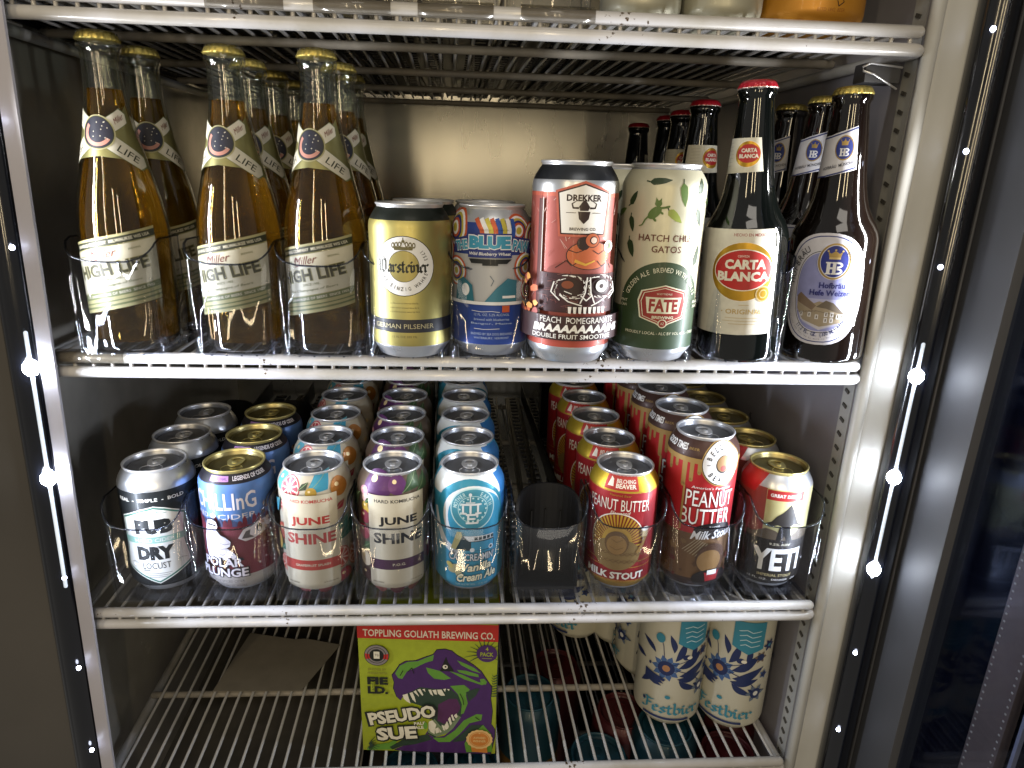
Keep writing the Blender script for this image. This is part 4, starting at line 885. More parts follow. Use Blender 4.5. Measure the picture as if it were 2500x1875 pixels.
# slotted shelf standard on the right wall
std = slabq('shelf_standard', [(354.6, 34, -700), (354.6, 17, -700), (354.6, 17, 460), (354.6, 34, 460)], 3, M_TRIM)
slot = None
for k in range(80):
    z = -690+k*14.3
    m = Mesh().box(-.2, .8, -3.2, 3.2, -1.5, 1.5) if slot is None else None
    if slot is None: slot = m.out('slot', mat('slot_shadow', '#4a4844', rough=.6), std); slot.location = (sk(354.2, 25)*MM, .026, z*MM); slot.rotation_euler = (.35, 0, 0)
    else:
        s2 = slot.copy(); COL.objects.link(s2); s2.parent = std; s2.location = (sk(354.2, 25)*MM, .026, z*MM)
# door standing open on the right
door = thing('fridge_door', 'fridge door standing open at right with dark-backed glass and bronze spacer bar', 'door', (0, 0, 0))
def dbox(name, x0, x1, y0, y1, m, b=1.5): return Mesh().box(x0, x1, y0, y1, Z0, Z1).out(name, m, door, bevel=b)
dbox('door_stile', 412.5, 450, -62, -6, M_DOORG, 2)
dbox('glass_pane', 421, 424, -300, -62, M_PANE, 0)
sp = dbox('spacer_bar', 425.2, 434, -152, -122, M_SPACER, .6)
dm = Mesh()
for k in range(170):
    z = Z0+20+k*6.9
    for y in (-125, -149): dm.box(424.7, 425.2, y-.8, y+.8, z-.7, z+.7)
o = dm.out('spacer_hole', M_DOT, sp); o['kind'] = 'stuff'
dbox('glass_edge', 426, 430, -165, -162, M_TRIMG, .5)
dbox('dark_backing', 435, 440, -300, -62, mat('navy_backing', '#070b1a', rough=.2, noise=.6, nscale=5), 0)  # opaque slab added to stand for the darkness behind the clear glass
# LED strip lamps along both gaskets
def led_strip(x, y, lean, label, on):
    t = thing('light_strip', label, 'light', (x, y, 0))
    LZ = [-388, -292, -196, -100, -4, 90, 180, 266]
    f_ = (lambda z: .036*z) if lean else (lambda z: 0)
    pts = [(f_(z), 0, z) for z in range(-205, 26, 10)]
    v, f = tube_data(pts, 1.5, 10); mesh_obj('glare_line', v, f, M_GLARE, t)  # glowing tube stands in for the glare streak between the lamps
    for z in LZ:
        lit = z in on
        r = 6.0 if lit else 1.9
        v, f = lathe_data([(.1, -r*1.15), (r*.55, -r*.95), (r*.9, -r*.5), (r, 0), (r*.9, r*.5), (r*.55, r*.95), (.1, r*1.15)], 12)
        o = mesh_obj('lamp', v, f, M_LED if lit else M_LEDD, t); o.location = (f_(z)*MM, 0, z*MM)
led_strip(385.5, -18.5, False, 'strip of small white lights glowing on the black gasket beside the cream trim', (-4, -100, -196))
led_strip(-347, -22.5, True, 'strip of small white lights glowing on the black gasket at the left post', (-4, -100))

# ================================================================ wire shelves
def wire_shelf(zL, label, clip_at=()):
    t = thing('wire_shelf', label, 'shelf', (0, 0, zL))
    zU = 12.4
    tube('front_rail', [(-368, 0, zU), (341, 0, zU)], 4.8, M_RACK, t, 16)
    def arc(cx, cy, r, a0, a1): return [(cx+r*math.cos(math.radians(a0+(a1-a0)*i/6)), cy+r*math.sin(math.radians(a0+(a1-a0)*i/6)), 0) for i in range(7)]
    pts = [(sk(-372, 600), 600, 0), (sk(-372, 30), 30, 0)]+arc(-363, 9, 9, 180, 270)+arc(337, 9, 9, 270, 360)+[(sk(346, 30), 30, 0), (sk(346, 600), 600, 0)]
    tube('frame_rod', pts, 4.8, M_RACK, t, 16)
    for y in (120, 275, 430, 598):
        tube('cross_rod', [(sk(-371, y), y, zU-5.7), (sk(341, y), y, zU-5.7)], 3.9, M_RACKD, t, 12)
    w0 = None
    for k in range(47):
        x = -357+k*15.05
        if w0 is None:
            p = [(0, 1.2, 1), (0, 1.2, zU-2.5), (0.0, 2.5, zU-.6), (sk(0, 6), 6, zU), (sk(0, 300), 300, zU), (sk(0, 598), 598, zU)]
            w0 = tube('wire', p, 1.65, M_RACKD if 0 else M_RACK, t, 8); w0.location = (x*MM, 0, 0)
        else:
            w = w0.copy(); COL.objects.link(w); w.parent = t; w.location = ((x)*MM, 0, 0)
    return t
ZR = {'A': 253.0, 'B': -13.3, 'C': -261.0, 'D': -460.5}
wire_shelf(ZR['A'], 'white wire shelf at the top, seen from below, specked with grime')
wire_shelf(ZR['B'], 'white wire shelf carrying the tall bottles and the gold can')
wire_shelf(ZR['C'], 'white wire shelf carrying the long rows of cans, second from the bottom')
wire_shelf(ZR['D'], 'lowest wire shelf, mostly empty, carrying the green carton')
wire_shelf(-690, 'wire shelf down in the dark under the lowest visible shelf')
# bent support clip below the top shelf
cl = thing('shelf_clip', 'bent grey steel clip holding up the top shelf at the right post', 'bracket', (0, 0, 0))
tube('clip_wire', [(346, 22, 244), (318, 20, 246), (312, 20, 243), (313, 20, 240), (322, 20, 238), (344, 22, 228)], .9, M_RIMA, cl, 8)
Mesh().box(316, 346, 22, 40, 232, 247).out('clip_plate', M_DOORG, cl, bevel=2)

# ================================================================ clear front stops and tracks
def stop_path(hw, yb=44):
    r = 13; P = [(-hw, yb), (-hw, 22), (-hw, 8)]
    for i in range(1, 8): a = PI+PI/2*i/8; P.append((-hw+r+r*math.cos(a), 4+r*math.sin(a)*1.05))
    for x in (-16, -8, 0, 8, 16): P.append((x*hw/36, -9.8+0.006*x*x*.5))
    Q = [(-x, y) for x, y in P[::-1] if x < -17*hw/36-.1]
    return [p for p in P if p[0] < 17*hw/36]+Q
def track(cx, base, foot, label, hw=34.5, pusher_y=460, y0=-2, tray=True, front=True, hmid=72, hedge=97, lanehw=None):
    t = thing('shelf_track', label, 'shelf organizer', (cx, y0, base))
    if front:
        P = stop_path(hw); n = len(P); th = 1.3
        N = []
        for i in range(n):
            a = Vector(P[max(0, i-1)]); b = Vector(P[min(n-1, i+1)]); d = (b-a).normalized(); N.append((-d.y, d.x))
        def h(x): s = min(1, max(0, (abs(x)-6)/(hw-6))); return hmid+(hedge-hmid)*(1-math.sqrt(max(0, 1-s**2.6)))
        V = []; zb = -foot+1 if foot < 6 else -3
        for i in range(n):
            x, y = P[i]; hx, hy = N[i][0]*th, N[i][1]*th; z = h(x) if y < 6 else hedge
            V += [(x, y, zb), (x, y, z), (x+hx, y+hy, z), (x+hx, y+hy, zb)]
        F = []; fm = []
        for i in range(n-1):
            a, b = 4*i, 4*(i+1)
            F += [(a, b, b+1, a+1), (a+1, b+1, b+2, a+2), (a+2, b+2, b+3, a+3)]; fm += [0, 1, 0]
        F += [(0, 1, 2, 3), (4*n-1, 4*n-2, 4*n-3, 4*n-4)]; fm += [1, 1]
        st = mesh_obj('front_stop', V, F, [M_ACR, M_EDGE], t, fm)
        rim = [(V[4*i+1][0], V[4*i+1][1]-.2, V[4*i+1][2]) for i in range(n)]
        tube('rim', rim, .75, M_EDGE, st, 6)
        for sx in (-1, 1):
            Mesh().box(sx*(hw-3.6)-1.1, sx*(hw-3.6)+1.1, -7.6, -5.0, zb, 60).out('rib', M_ACR, st, bevel=.5)
        yf = -8 if foot < 6 else 12
        Fm = Mesh().box(-24, 24, yf, 46, -foot+1, -1).box(-hw+2, -25, yf+4, 30, -foot+1, -foot+5).box(25, hw-2, yf+4, 30, -foot+1, -foot+5)
        for x in (-18, -6, 6, 18): Fm.box(x-.8, x+.8, yf-1.2, yf, -foot+1, -2)
        if foot > 6: Fm.box(-28, 28, -6, 14, -3, -1.5)
        Fm.out('foot', M_ACRB, t, bevel=.8)
    if tray:
        T = Mesh(); zt = -1.6 if base < 200 else 5.2
        for x in (-29, -12, 12, 29): T.box(sk(x, 0)-1.2, x+1.2, 48, 585, zt-5, zt)
        for k in range(34):
            y = 54+k*16
            T.box(-29-.04*y, -12-.04*y, y, y+6, zt-4, zt-1); T.box(12-.04*y, 29-.04*y, y, y+6, zt-4, zt-1)
        T.box(-10, -6, 48, 585, zt-4, zt+.6); T.box(6, 10, 48, 585, zt-4, zt+.6)
        T.v = [(x-(0.04*y if abs(x) < 31 and 0 else 0), y, z) for x, y, z in T.v]
        if base > 200: T.box(-31, 31, 60, 585, zt-2.6, zt-2)
        T.out('tray', M_DARK, t)
        Lh = (lanehw or hw)
        D = Mesh(); 
        D.add(([(-Lh-.8, 46, -3), (-Lh+.8, 46, -3), (-Lh+.8-22, 585, -3), (-Lh-.8-22, 585, -3), (-Lh-.8, 46, 24), (-Lh+.8, 46, 24), (-Lh+.8-22, 585, 24), (-Lh-.8-22, 585, 24)], box_fix()))
        D.out('divider', M_DARK, t)
    if pusher_y is not None:
        U = Mesh(); n = 16; V = []; F = []
        for i in range(n+1):
            a = PI*i/n; co, si = math.cos(a), math.sin(a); z = 97-15*(1-si)**2
            for r_, zz in ((31, -1), (31, z), (28.4, z), (28.4, -1)): V.append((r_*co, 6+r_*si*.95, zz))
        for i in range(n): a, b = 4*i, 4*i+4; F += [(a, b, b+1, a+1), (a+1, b+1, b+2, a+2), (a+2, b+2, b+3, a+3)]
        F += [(0, 1, 2, 3), (4*n+3, 4*n+2, 4*n+1, 4*n)]
        U.add((V, F)); U.box(-28, 28, 2, 30, -1, 2); U.box(-14, 14, 36, 62, -1, 40)
        for x in (-14, 0, 14): U.box(x-.7, x+.7, 4+math.sqrt(28.4**2-x*x)*.95, 6.4+math.sqrt(28.4**2-x*x)*.95, 2, 70)
        o = U.out('pusher', M_PUSH, t); o.location = (-.04*pusher_y*MM, pusher_y*MM, 0)
    return t
def box_fix(): return [(0, 3, 2, 1), (4, 5, 6, 7), (0, 1, 5, 4), (1, 2, 6, 5), (2, 3, 7, 6), (3, 0, 4, 7)]

BZ, CZ = 7.2, -228.2
XB = [-283, -193, -122.5, -53.5, 14.8, 83, 156.5, 236.5]
bl = ['at the far left round the first clear-glass bottle', 'round the second clear-glass bottle', 'round the clear-glass bottle beside the gold can', 'in front of the gold can with a round white badge',
      'in front of the blue can with swirls', 'in front of the tall red monster can', 'in front of the tall cream and green can', 'round the brown bottle with a red oval label']
for k, x in enumerate(XB): track(x, BZ, 3.4, 'clear plastic front stop '+bl[k], hw=34.3, pusher_y=360 if k < 3 else 250, lanehw=35, hmid=72, hedge=89)
XC = [-289.7, -217.8, -144.9, -71.8, 0.2, 75.0, 148.9, 223.5, 300.5]
clb = ['at the far left round the black and silver can', 'round the blue and maroon cider can', 'round the cream can with red lettering', 'round the cream can with a purple band', 'round the turquoise swirl can', 'of the empty lane with a black pusher in it',
       'round the gold and red can', 'round the tall red and brown can', 'round the far right can with the dark lower half']
for k, x in enumerate(XC): track(x, CZ, 15.4, 'clear plastic front stop '+clb[k], hw=35.2, pusher_y=[240, 240, 440, 440, 440, 2, 380, 380, 380][k], lanehw=36.3, hmid=73, hedge=97)
AZ = 267.3
XA = [-352, -283, -215, -148, -80, -12, 57, 128, 190, 262]
for k, x in enumerate(XA):
    track(x, AZ, 3.4, 'clear plastic rail on the top shelf, '+['far left', 'second from the left', 'third from the left', 'fourth from the left', 'left of the middle', 'in the middle', 'just left of the grey cans', 'under the first grey can', 'under the second grey can', 'under the amber jar'][k], hw=31, pusher_y=None, front=k < 7, lanehw=33, y0=14)
# flat clear label holders clipped on the front rails
first = None
for x0, x1, z, lb in ((-191, -136, ZR['A'], 'clear label holder on the top shelf rail, leftmost of four'), (-112, -63, ZR['A'], 'clear label holder on the top shelf rail, second of four'), (-37, 11, ZR['A'], 'clear label holder on the top shelf rail, third of four'),
                      (38, 86, ZR['A'], 'clear label holder on the top shelf rail, rightmost of four'), (-341, -283, ZR['B'], 'clear label holder under the far left bottle')):
    if first is None or abs((x1-x0)-first[1]) > 12:
        P = [(-4.9, 7.5), (-5.2, 12.5), (-4.2, 16), (-1, 18.2), (2, 18.6)]; hwd = (x1-x0)/2
        V = [(s*hwd, y, z_) for s in (-1, 1) for y, z_ in P]+[(s*hwd, y-1, z_+.6) for s in (-1, 1) for y, z_ in P]; n = 5
        F = [(i, i+1, n+i+1, n+i) for i in range(4)]+[(2*n+i+1, 2*n+i, 3*n+i, 3*n+i+1) for i in range(4)]+[(0, n, 3*n, 2*n), (4, 2*n+4, 3*n+4, n+4)]+[(i, 2*n+i, 2*n+i+1, i+1) for i in range(4)]+[(n+i+1, 3*n+i+1, 3*n+i, n+i) for i in range(4)]
        o = mesh_obj('label_holder', V, F, M_CLIP); first = (o, x1-x0)
    else: o = first[0].copy(); COL.objects.link(o)
    o.location = ((x0+x1)/2*MM, 0, z*MM); o['label'] = lb; o['category'] = 'label holder'; o['group'] = 'label holders clipped on the shelf rails'

# ================================================================ cans on the middle shelf
I = ink
row = {}
ALUS = mat('brushed_can_metal', '#c4c7cc', metal=.8, rough=.3, rnoise=.06, nscale=30)
row[0] = make_can('black can with silver shoulder and a white shield badge, front of its row', (XC[0], 31.5, CZ), 122, [(0, 7.6, ALUS), (7.6, 104, I('#1b1f23', .35)), (104, 122, ALUS)], art_pub, rot=.05)
row[1] = make_can('blue and maroon cider can with a white bear, front of its row', (XC[1], 31.8, CZ), 122, [(0, 3, ALUS), (3, 19, I('#a9a4a2', .2)), (19, 72, I('#7a2b3b')), (72, 110.7, I('#4c75bb')), (110.7, 122, I('#15131d'))], art_chill, M_RIMG, M_LIDG)
row[2] = make_can('cream-label kombucha can with red lettering among fruit, front of its row', (XC[2], 28.5, CZ), 122, [(0, 3.5, ALUS), (3.5, 122, I('#b9b09c', .3))], art_june(-24.5, 26, '#a8302a', '#b03a30', 'GRAPEFRUIT SPLASH', P_J1))
row[3] = make_can('cream-label kombucha can with black lettering and purple band, front of its row', (XC[3], 27.5, CZ), 122, [(0, 3.5, ALUS), (3.5, 122, I('#5b4a3c', .4))], art_june(-20, 33.5, '#1c1c20', '#43213f', 'P.O.G.', P_J2))
row[4] = make_can('turquoise and white swirl can with a round emblem, front of its row', (XC[4], 27.9, CZ), 122, [(0, 3, ALUS), (3, 122, I('#2f93b8'))], art_swirl)
row[6] = make_can('red can with gold shoulder and a sunburst circle, front of its row', (XC[6], 27.2, CZ), 122, [(0, 3, ALUS), (3, 11.8, I('#a8801f', .6)), (11.8, 106, I('#9c171c')), (106, 122, I('#b99a22', .7))], art_peanut, rot=0)
row[7] = make_can('tall red and brown can with a round white badge, front of its row', (XC[7], 28.6, CZ), 157, [(0, 3, ALUS), (3, 14, I('#3a241c')), (14, 62, I('#6e4c28')), (62, 136, I('#b0191f')), (136, 157, I('#40261e'))], art_tall)
row[8] = make_can('can with pale gold top and charcoal lower half, front of the far right row', (XC[8], 28.7, CZ), 122, [(0, 4, ALUS), (4, 60, I('#26221f', .4)), (60, 107, I('#b9b27c', .5)), (107, 122, ALUS)], art_dark, M_RIMG, M_LIDG)
desc = {0: 'black can with silver shoulder', 1: 'maroon and blue cider can with gold rim', 2: 'fruit-patterned can with blue shoulder', 3: 'fruit-patterned can with purple shoulder', 4: 'turquoise and white swirl can',
        6: 'red can with gold shoulder', 7: 'tall red can with brown top', 8: 'silver-shouldered can with gold rim by the right wall'}
ordn = ['front', 'second from the front', 'third from the front', 'fourth from the front', 'fifth from the front', 'rearmost']
cnt = {0: 3, 1: 3, 2: 6, 3: 6, 4: 6, 6: 5, 7: 5, 8: 5}
for k, n in cnt.items():
    row[k]['group'] = 'row of '+desc[k].split(' can')[0]+' cans'
    x0, y0, z0 = [c/MM for c in row[k].location]
    for i in range(1, n):
        again(row[k], (x0-2.6*i, y0+66.6*i, z0), desc[k]+', '+(ordn[i] if i < n-1 or n < 6 else 'rearmost')+' in its row', rot=random.uniform(-.5, .5) if k in (2, 3, 4, 8) else random.uniform(-.12, .12))

# ================================================================ upper shelf: bottles and cans
GB = 'clear glass beer bottles with gold caps'
b0 = make_clear_bottle('clear bottle of amber beer at the far left, front of its pair', (-283, 24, BZ), GB); lean(b0, .16, 0, 1.045)
for x, y, r, lb in ((-283, 91, .5, 'clear bottle of amber beer at the far left, standing behind another'), (-191, 25, -.02, 'second clear amber-beer bottle from the left in the front'), (-194, 92, .2, 'clear bottle hidden mostly behind the second front bottle'),
                    (-192.5, 158, .3, 'clear bottle third back in the second lane'), (-190, 226, .1, 'rearmost clear bottle in the second lane'), (-121, 25, -.1, 'clear amber-beer bottle next to the gold can, in the front'),
                    (-117, 92, .25, 'clear bottle directly behind the one next to the gold can'), (-120, 160, .1, 'rearmost clear bottle behind the one next to the gold can')):
    lean(again(b0, (x, y, BZ), lb), r, 0, 1.045 if x < -250 else 1.018)
c1 = make_can('gold can with black rim and a round white crowned badge, front', (-50, 8, BZ), 122, [(0, 11, ALUS), (11, 22.3, I('#a59a55', .8)), (22.3, 33, I('#25262c')), (33, 109.5, I('#aca25c', .85)), (109.5, 122, I('#161d18', .4))], art_pils, R=33.4)
again(c1, (-44, 77, BZ), 'gold can with black rim, standing behind another gold can', rot=.6)
c2 = make_can('blue can with orange and white swirls, front of two', (17, 17, BZ), 122, [(0, 11, ALUS), (11, 44.5, I('#1f3f9a')), (44.5, 84, I('#a6a9b0')), (84, 109, I('#20398c')), (109, 122, ALUS)], art_blue, R=33.1)
again(c2, (12, 86, BZ), 'blue can with swirls standing behind its twin', rot=.5)
DKM = mat('dark_can_metal', '#4a4d52', metal=.9, rough=.3)
c3 = make_can('tall red can with a white badge and an orange eyed monster', (82, -3, BZ), 157, [(0, 15, ALUS), (15, 22, I('#a8402f')), (22, 131, I('#9c4a40')), (131, 134, I('#b5513c')), (134, 143, ALUS), (143, 157, DKM)], art_monster, R=34.3)
c4 = make_can('tall cream can with green dome and scattered chillies, front of two', (156, 6, BZ), 157, [(0, 12, ALUS), (12, 152.5, I('#b8b59c', .35)), (152.5, 157, ALUS)], art_chile, R=33.9)
again(c4, (137, 76, BZ), 'tall cream can with chillies, half hidden behind its twin', rot=.7)
GR = 'brown bottles with red oval labels'
b1 = make_dark_bottle('brown bottle with red cap and red oval label, front of its lane', (236, 14, BZ), GR, M_DGLASS2, M_CAPR, M_CAPS, art_carta, neck_carta); lean(b1, 0, -.047, .985)
for x, y, r, lb in ((233, 160, 1.0, 'brown bottle with red cap, second in its lane, behind the cream can'), (244, 268, .6, 'brown bottle with red cap, third in its lane'), (247, 340, 2.5, 'brown bottle with red cap, fourth in its lane'), (240, 470, 2.8, 'rearmost brown bottle with red cap, seen above the cream can')):
    lean(again(b1, (x, y, BZ), lb), r, 0, .985)
b2 = make_dark_bottle('brown bottle with gold cap and a blue and white oval label, front', (313, 14, BZ), 'brown bottles with gold caps', M_DGLASS, M_CAPG, M_CAPG, art_hof, neck_hof); lean(b2, 0, -.04, .977)
for x, y, r, lb in ((312, 83, -.1, 'brown bottle with gold cap, second back by the right wall'), (312, 151, -.25, 'brown bottle with gold cap, third back by the right wall')):
    lean(again(b2, (x, y, BZ), lb), r, .03, .977)

# ================================================================ top shelf, only the feet are in view
g1 = make_can('pale grey can on the top shelf, left one of two', (132, 40, AZ), 122, [(0, 110, I('#a3a08c', .3)), (110, 122, ALUS)], None, R=32)
again(g1, (197, 40, AZ), 'pale grey can on the top shelf, beside the amber jar')
g1['group'] = 'pale grey cans on the top shelf'; 
for o in [o for o in bpy.data.objects if o.get('label') == 'pale grey can on the top shelf, beside the amber jar']: o['group'] = g1['group']
def art_jar(A):
    k = ink('#2a1a10', .1)
    A.pen([(-22, 29), (-27, 25), (-27, 21), (-22, 20), (-16, 24), (-13, 32)], .7, k); A.pen([(-14, 30), (-9, 24), (-6, 30), (-2, 25), (2, 31), (6, 25), (9, 18), (5, 15), (3, 20), (10, 26), (15, 31), (17, 24), (21, 30)], .7, k)
    A.text('ESTD 1842  BEER', 0, 12.5, 22, 2.4, ink('#9a5a14', .3))
make_can('amber-gold tall can with dark script on the top shelf at right', (273, 50, AZ), 190, [(0, 180, I('#c0801c', .35)), (180, 190, ALUS)], art_jar, R=43)

# ================================================================ bottom shelf: carton, patterned cans, paper
DZ = ZR['D']+12.4+1.7
def carton():
    t = thing('beer_carton', 'lime green four-pack carton printed with a purple dinosaur head', 'carton', (-112, 26, DZ), rot=-.065)
    w, d, h = 143, 140, 166
    lime = pap('#8f9a1f'); red = pap('#a82218'); pur = pap('#3f1e55'); gn = pap('#57862c'); dg = pap('#26382a'); wh = pap('#cfc9b4'); blk = pap('#14160f'); og = pap('#b5702a'); ta = pap('#c9a468')
    Mesh().box(0, w, 0, d, 0, h).out('box', lime, t, bevel=.8)
    Mesh().box(-.4, w+.4, .4, d+.4, 145, h-.6).out('top_band', red, t, bevel=.4)
    A = Art(flat=lambda u, z, hh: ((u, -.05-hh, z), Vector((0, -1, 0))), base=.1, step=.02)
    B = lambda x, y: (4+(x-190)*.1037, (1468+(x-190)*.043-y)*.119)
    def PL(pts, m): A.poly([B(*p) for p in pts], m)
    A.rect(-.3, w+.3, 145, h-.7, red)
    A.text('TOPPLING GOLIATH BREWING CO.', w/2+1, 151.8, 134, 8.6, wh, bold=.015)
    head = [(480, 640), (520, 590), (560, 530), (620, 495), (720, 490), (800, 460), (890, 430), (930, 380), (1010, 375), (1080, 395), (1130, 440), (1200, 480), (1290, 540), (1370, 610), (1440, 720), (1480, 780), (1470, 900), (1490, 1040), (1480, 1180), (1520, 1240), (1520, 1330), (1500, 1430), (1480, 1525),
            (1200, 1510), (900, 1495), (600, 1480), (480, 1460), (640, 1390), (800, 1300), (830, 1250), (830, 1290), (900, 1330), (1000, 1310), (1090, 1230), (1180, 1090), (1190, 1000), (1160, 880), (1060, 790), (900, 790), (760, 770), (640, 830), (580, 870), (560, 910), (520, 870), (490, 780), (500, 720)]
    def grow(P, s): return scale_about(P, 1000, 950, s)
    PL(grow(head, 1.014), blk); 
    PL([(560, 860), (760, 760), (1060, 780), (1200, 900), (1210, 1080), (1100, 1250), (900, 1330), (820, 1280), (880, 1140), (840, 1000), (640, 930)], dg)
    PL([(940, 960), (1050, 900), (1130, 900), (1170, 1000), (1120, 1090), (1000, 1180), (930, 1140)], pap('#4a2048'))
    PL([(840, 1180), (900, 1120), (960, 1200), (1100, 1150), (1140, 1080), (1180, 1110), (1080, 1260), (920, 1320), (830, 1270)], pap('#6a7a5a'))
    PL(head, pur)
    for P in ([(510, 620), (560, 540), (640, 500), (740, 495), (820, 460), (900, 430), (890, 490), (820, 510), (700, 570), (630, 600), (580, 680), (540, 670)], [(820, 560), (960, 600), (1070, 680), (1000, 695), (900, 680), (840, 620)],
              [(1130, 490), (1200, 520), (1300, 570), (1370, 630), (1280, 600), (1170, 540)], [(1130, 590), (1220, 600), (1340, 640), (1350, 670), (1250, 650), (1150, 615)], [(1050, 600), (1180, 640), (1340, 720), (1430, 740), (1380, 755), (1200, 690)], [(1360, 690), (1400, 685), (1430, 720), (1420, 750), (1370, 740)],
              [(1060, 760), (1200, 750), (1260, 800), (1220, 860), (1240, 950), (1200, 1060), (1170, 1070), (1180, 960), (1140, 850)], [(880, 1330), (1000, 1330), (1110, 1250), (1200, 1140), (1330, 1070), (1390, 1075), (1380, 1140), (1260, 1170), (1160, 1290), (1060, 1380), (940, 1380)],
              [(1210, 1400), (1260, 1300), (1400, 1190), (1440, 1240), (1490, 1300), (1500, 1500), (1230, 1500)], [(190, 1440), (300, 1400), (420, 1380), (520, 1340), (460, 1460), (200, 1462)]): PL(P, gn)
    PL([(1220, 830), (1310, 790), (1360, 790), (1320, 870), (1250, 930)], dg); PL([(430, 1430), (600, 1330), (830, 1290), (870, 1350), (700, 1400), (560, 1420), (460, 1460)], dg); PL([(1080, 1380), (1180, 1290), (1280, 1190), (1400, 1190), (1300, 1290), (1200, 1370)], dg)
    PL([(960, 600), (1000, 500), (1020, 450), (1040, 510), (1095, 590), (1090, 605), (1010, 600)], blk); c = B(1012, 556); A.ell(c[0], c[1], 2.6, 2.6, wh); A.ell(c[0]+.4, c[1]+.2, 1.1, 1.1, blk)
    for P in ([(580, 850), (630, 835), (640, 880), (660, 945), (620, 920), (590, 890)], [(650, 830), (680, 820), (700, 870), (715, 935), (680, 900)], [(690, 815), (715, 800), (740, 850), (745, 870)], [(730, 795), (760, 785), (790, 850), (780, 860)], [(780, 790), (805, 785), (812, 820)], [(840, 795), (870, 795), (890, 865), (860, 840)],
              [(880, 800), (920, 795), (930, 850), (905, 845)], [(930, 795), (975, 795), (1010, 860), (970, 862), (940, 840)], [(990, 790), (1020, 785), (1010, 820)], [(1030, 790), (1055, 790), (1050, 812)],
              [(840, 1160), (850, 1140), (880, 1130), (920, 1180), (905, 1230), (900, 1285), (860, 1260), (840, 1220)], [(905, 1225), (940, 1210), (950, 1265), (915, 1280)], [(945, 1215), (975, 1260), (955, 1270)], [(975, 1180), (1000, 1195), (1010, 1250), (990, 1240)], [(1000, 1200), (1030, 1140), (1050, 1200), (1040, 1225), (1015, 1240)],
              [(1040, 1120), (1060, 1090), (1080, 1165), (1065, 1190)], [(1070, 1075), (1085, 1065), (1110, 1130), (1090, 1140)], [(1100, 1080), (1125, 1055), (1140, 1090), (1120, 1110)]): PL(P, wh)
    for L in ([(640, 600), (680, 560), (700, 620)], [(560, 640), (590, 590)], [(1160, 840), (1190, 900), (1200, 960)], [(1320, 1100), (1360, 1130)]): A.pen([B(*p) for p in L], .8, blk)
    R = random.Random(6)
    for cx, cy, n, a0, a1, l in ((1400, 430, 13, -3.6, .4, 210), (1560, 760, 9, -4.6, -2.2, 150), (210, 1400, 9, -.9, 1.3, 130)):
        for i in range(n):
            a = a0+(a1-a0)*i/(n-1) if n > 1 else a0; a = -a; L = l*R.uniform(.7, 1); s0 = 45 if l > 200 else 15
            x1, y1 = cx+math.cos(a)*L, cy-math.sin(a)*L
            if x1 > 1540: 
                t_ = (1540-cx)/(x1-cx); x1, y1 = cx+(x1-cx)*t_, cy+(y1-cy)*t_
            if x1 < 182: t_ = (182-cx)/(x1-cx); x1, y1 = cx+(x1-cx)*t_, cy+(y1-cy)*t_
            if cx < 1540: A.pen([B(cx+math.cos(a)*s0, cy-math.sin(a)*s0), B((cx+x1)/2, (cy+y1)/2-8), B(x1, y1)], 1.5, dg, .3)
    for i in range(9): A.pen([B(1535, 640+i*28), B(1500-i*2, 660+i*26), B(1480-4*(i % 3), 640+i*27)], 1.4, dg, .3)
    c = B(1425, 415); A.ell(*c, 10.6, 10.4, pur); A.text('4', c[0], c[1]+5.6, 2.8, 4.4, lime, bold=.03); A.text('PACK', c[0], c[1]-1, 13.5, 5, lime, bold=.03); A.pen([(c[0]-5, c[1]-6), (c[0]+5, c[1]-6)], .5, lime)
    c = B(335, 418); A.ell(*c, 12.8, 12.8, blk); A.ell(*c, 12.2, 12.2, pap('#77706c')); A.poly([(c[0]-12, c[1]+2), (c[0]-6, c[1]+1), (c[0]-6, c[1]-4), (c[0]-11.5, c[1]-5)], red); A.poly([(c[0]+12, c[1]+2), (c[0]+6, c[1]+1), (c[0]+6, c[1]-4), (c[0]+11.5, c[1]-5)], red)
    A.ell(*c, 7.4, 7.6, blk); A.ring(*c, 9.8, 9.8, .6, blk); A.rect(c[0]-3, c[0]+3, c[1]-4, c[1]+4.6, wh); A.text('TG', c[0], c[1]+.4, 4, 3, pap('#77706c'), bold=.03)
    A.text('BREWED BY', B(335, 565)[0], B(335, 565)[1], 19, 2.6, pap('#7c7a22'), bold=.03); A.text('FRIENDS WITH', B(335, 605)[0], B(335, 605)[1], 20, 2.8, pap('#7c7a22'), bold=.03)
    A.text('FIE', B(335, 685)[0], B(335, 685)[1], 21.5, 9.6, blk, bold=.05); A.text('LD.', B(335, 785)[0], B(335, 785)[1], 21.5, 9.6, blk, bold=.05); A.rect(B(266, 0)[0], B(299, 0)[0], B(284, 798)[1], B(284, 700)[1], lime); A.text('and', B(283, 750)[0], B(283, 750)[1], 9, 3.0, blk, rot=PI/2)
    for t_, x, y, ww, hh, ro in (('PSEUDO', 570, 1060, 72, 16.5, .19), ('SUE', 510, 1262, 43, 17, .11)):
        c = B(x, y); A.text(t_, c[0], c[1], ww*1.07, hh*1.24, blk, bold=.11, rot=ro); A.text(t_, c[0], c[1], ww, hh, wh, bold=.045, rot=ro)
    c = B(750, 1175); A.text('PALE', c[0], c[1]+2.6, 12, 4, wh, bold=.03, rot=.1); A.text('ALE', c[0]-.6, c[1]-2.8, 9.5, 4, wh, bold=.03, rot=.1); c = B(808, 1180); A.ell(c[0], c[1], 2.2, 4.6, gn)
    c = B(1365, 1340); A.poly([(c[0]-9, c[1]-8), (c[0]+8, c[1]-8), (c[0]+9, c[1]-18), (c[0]-8, c[1]-17)], og)
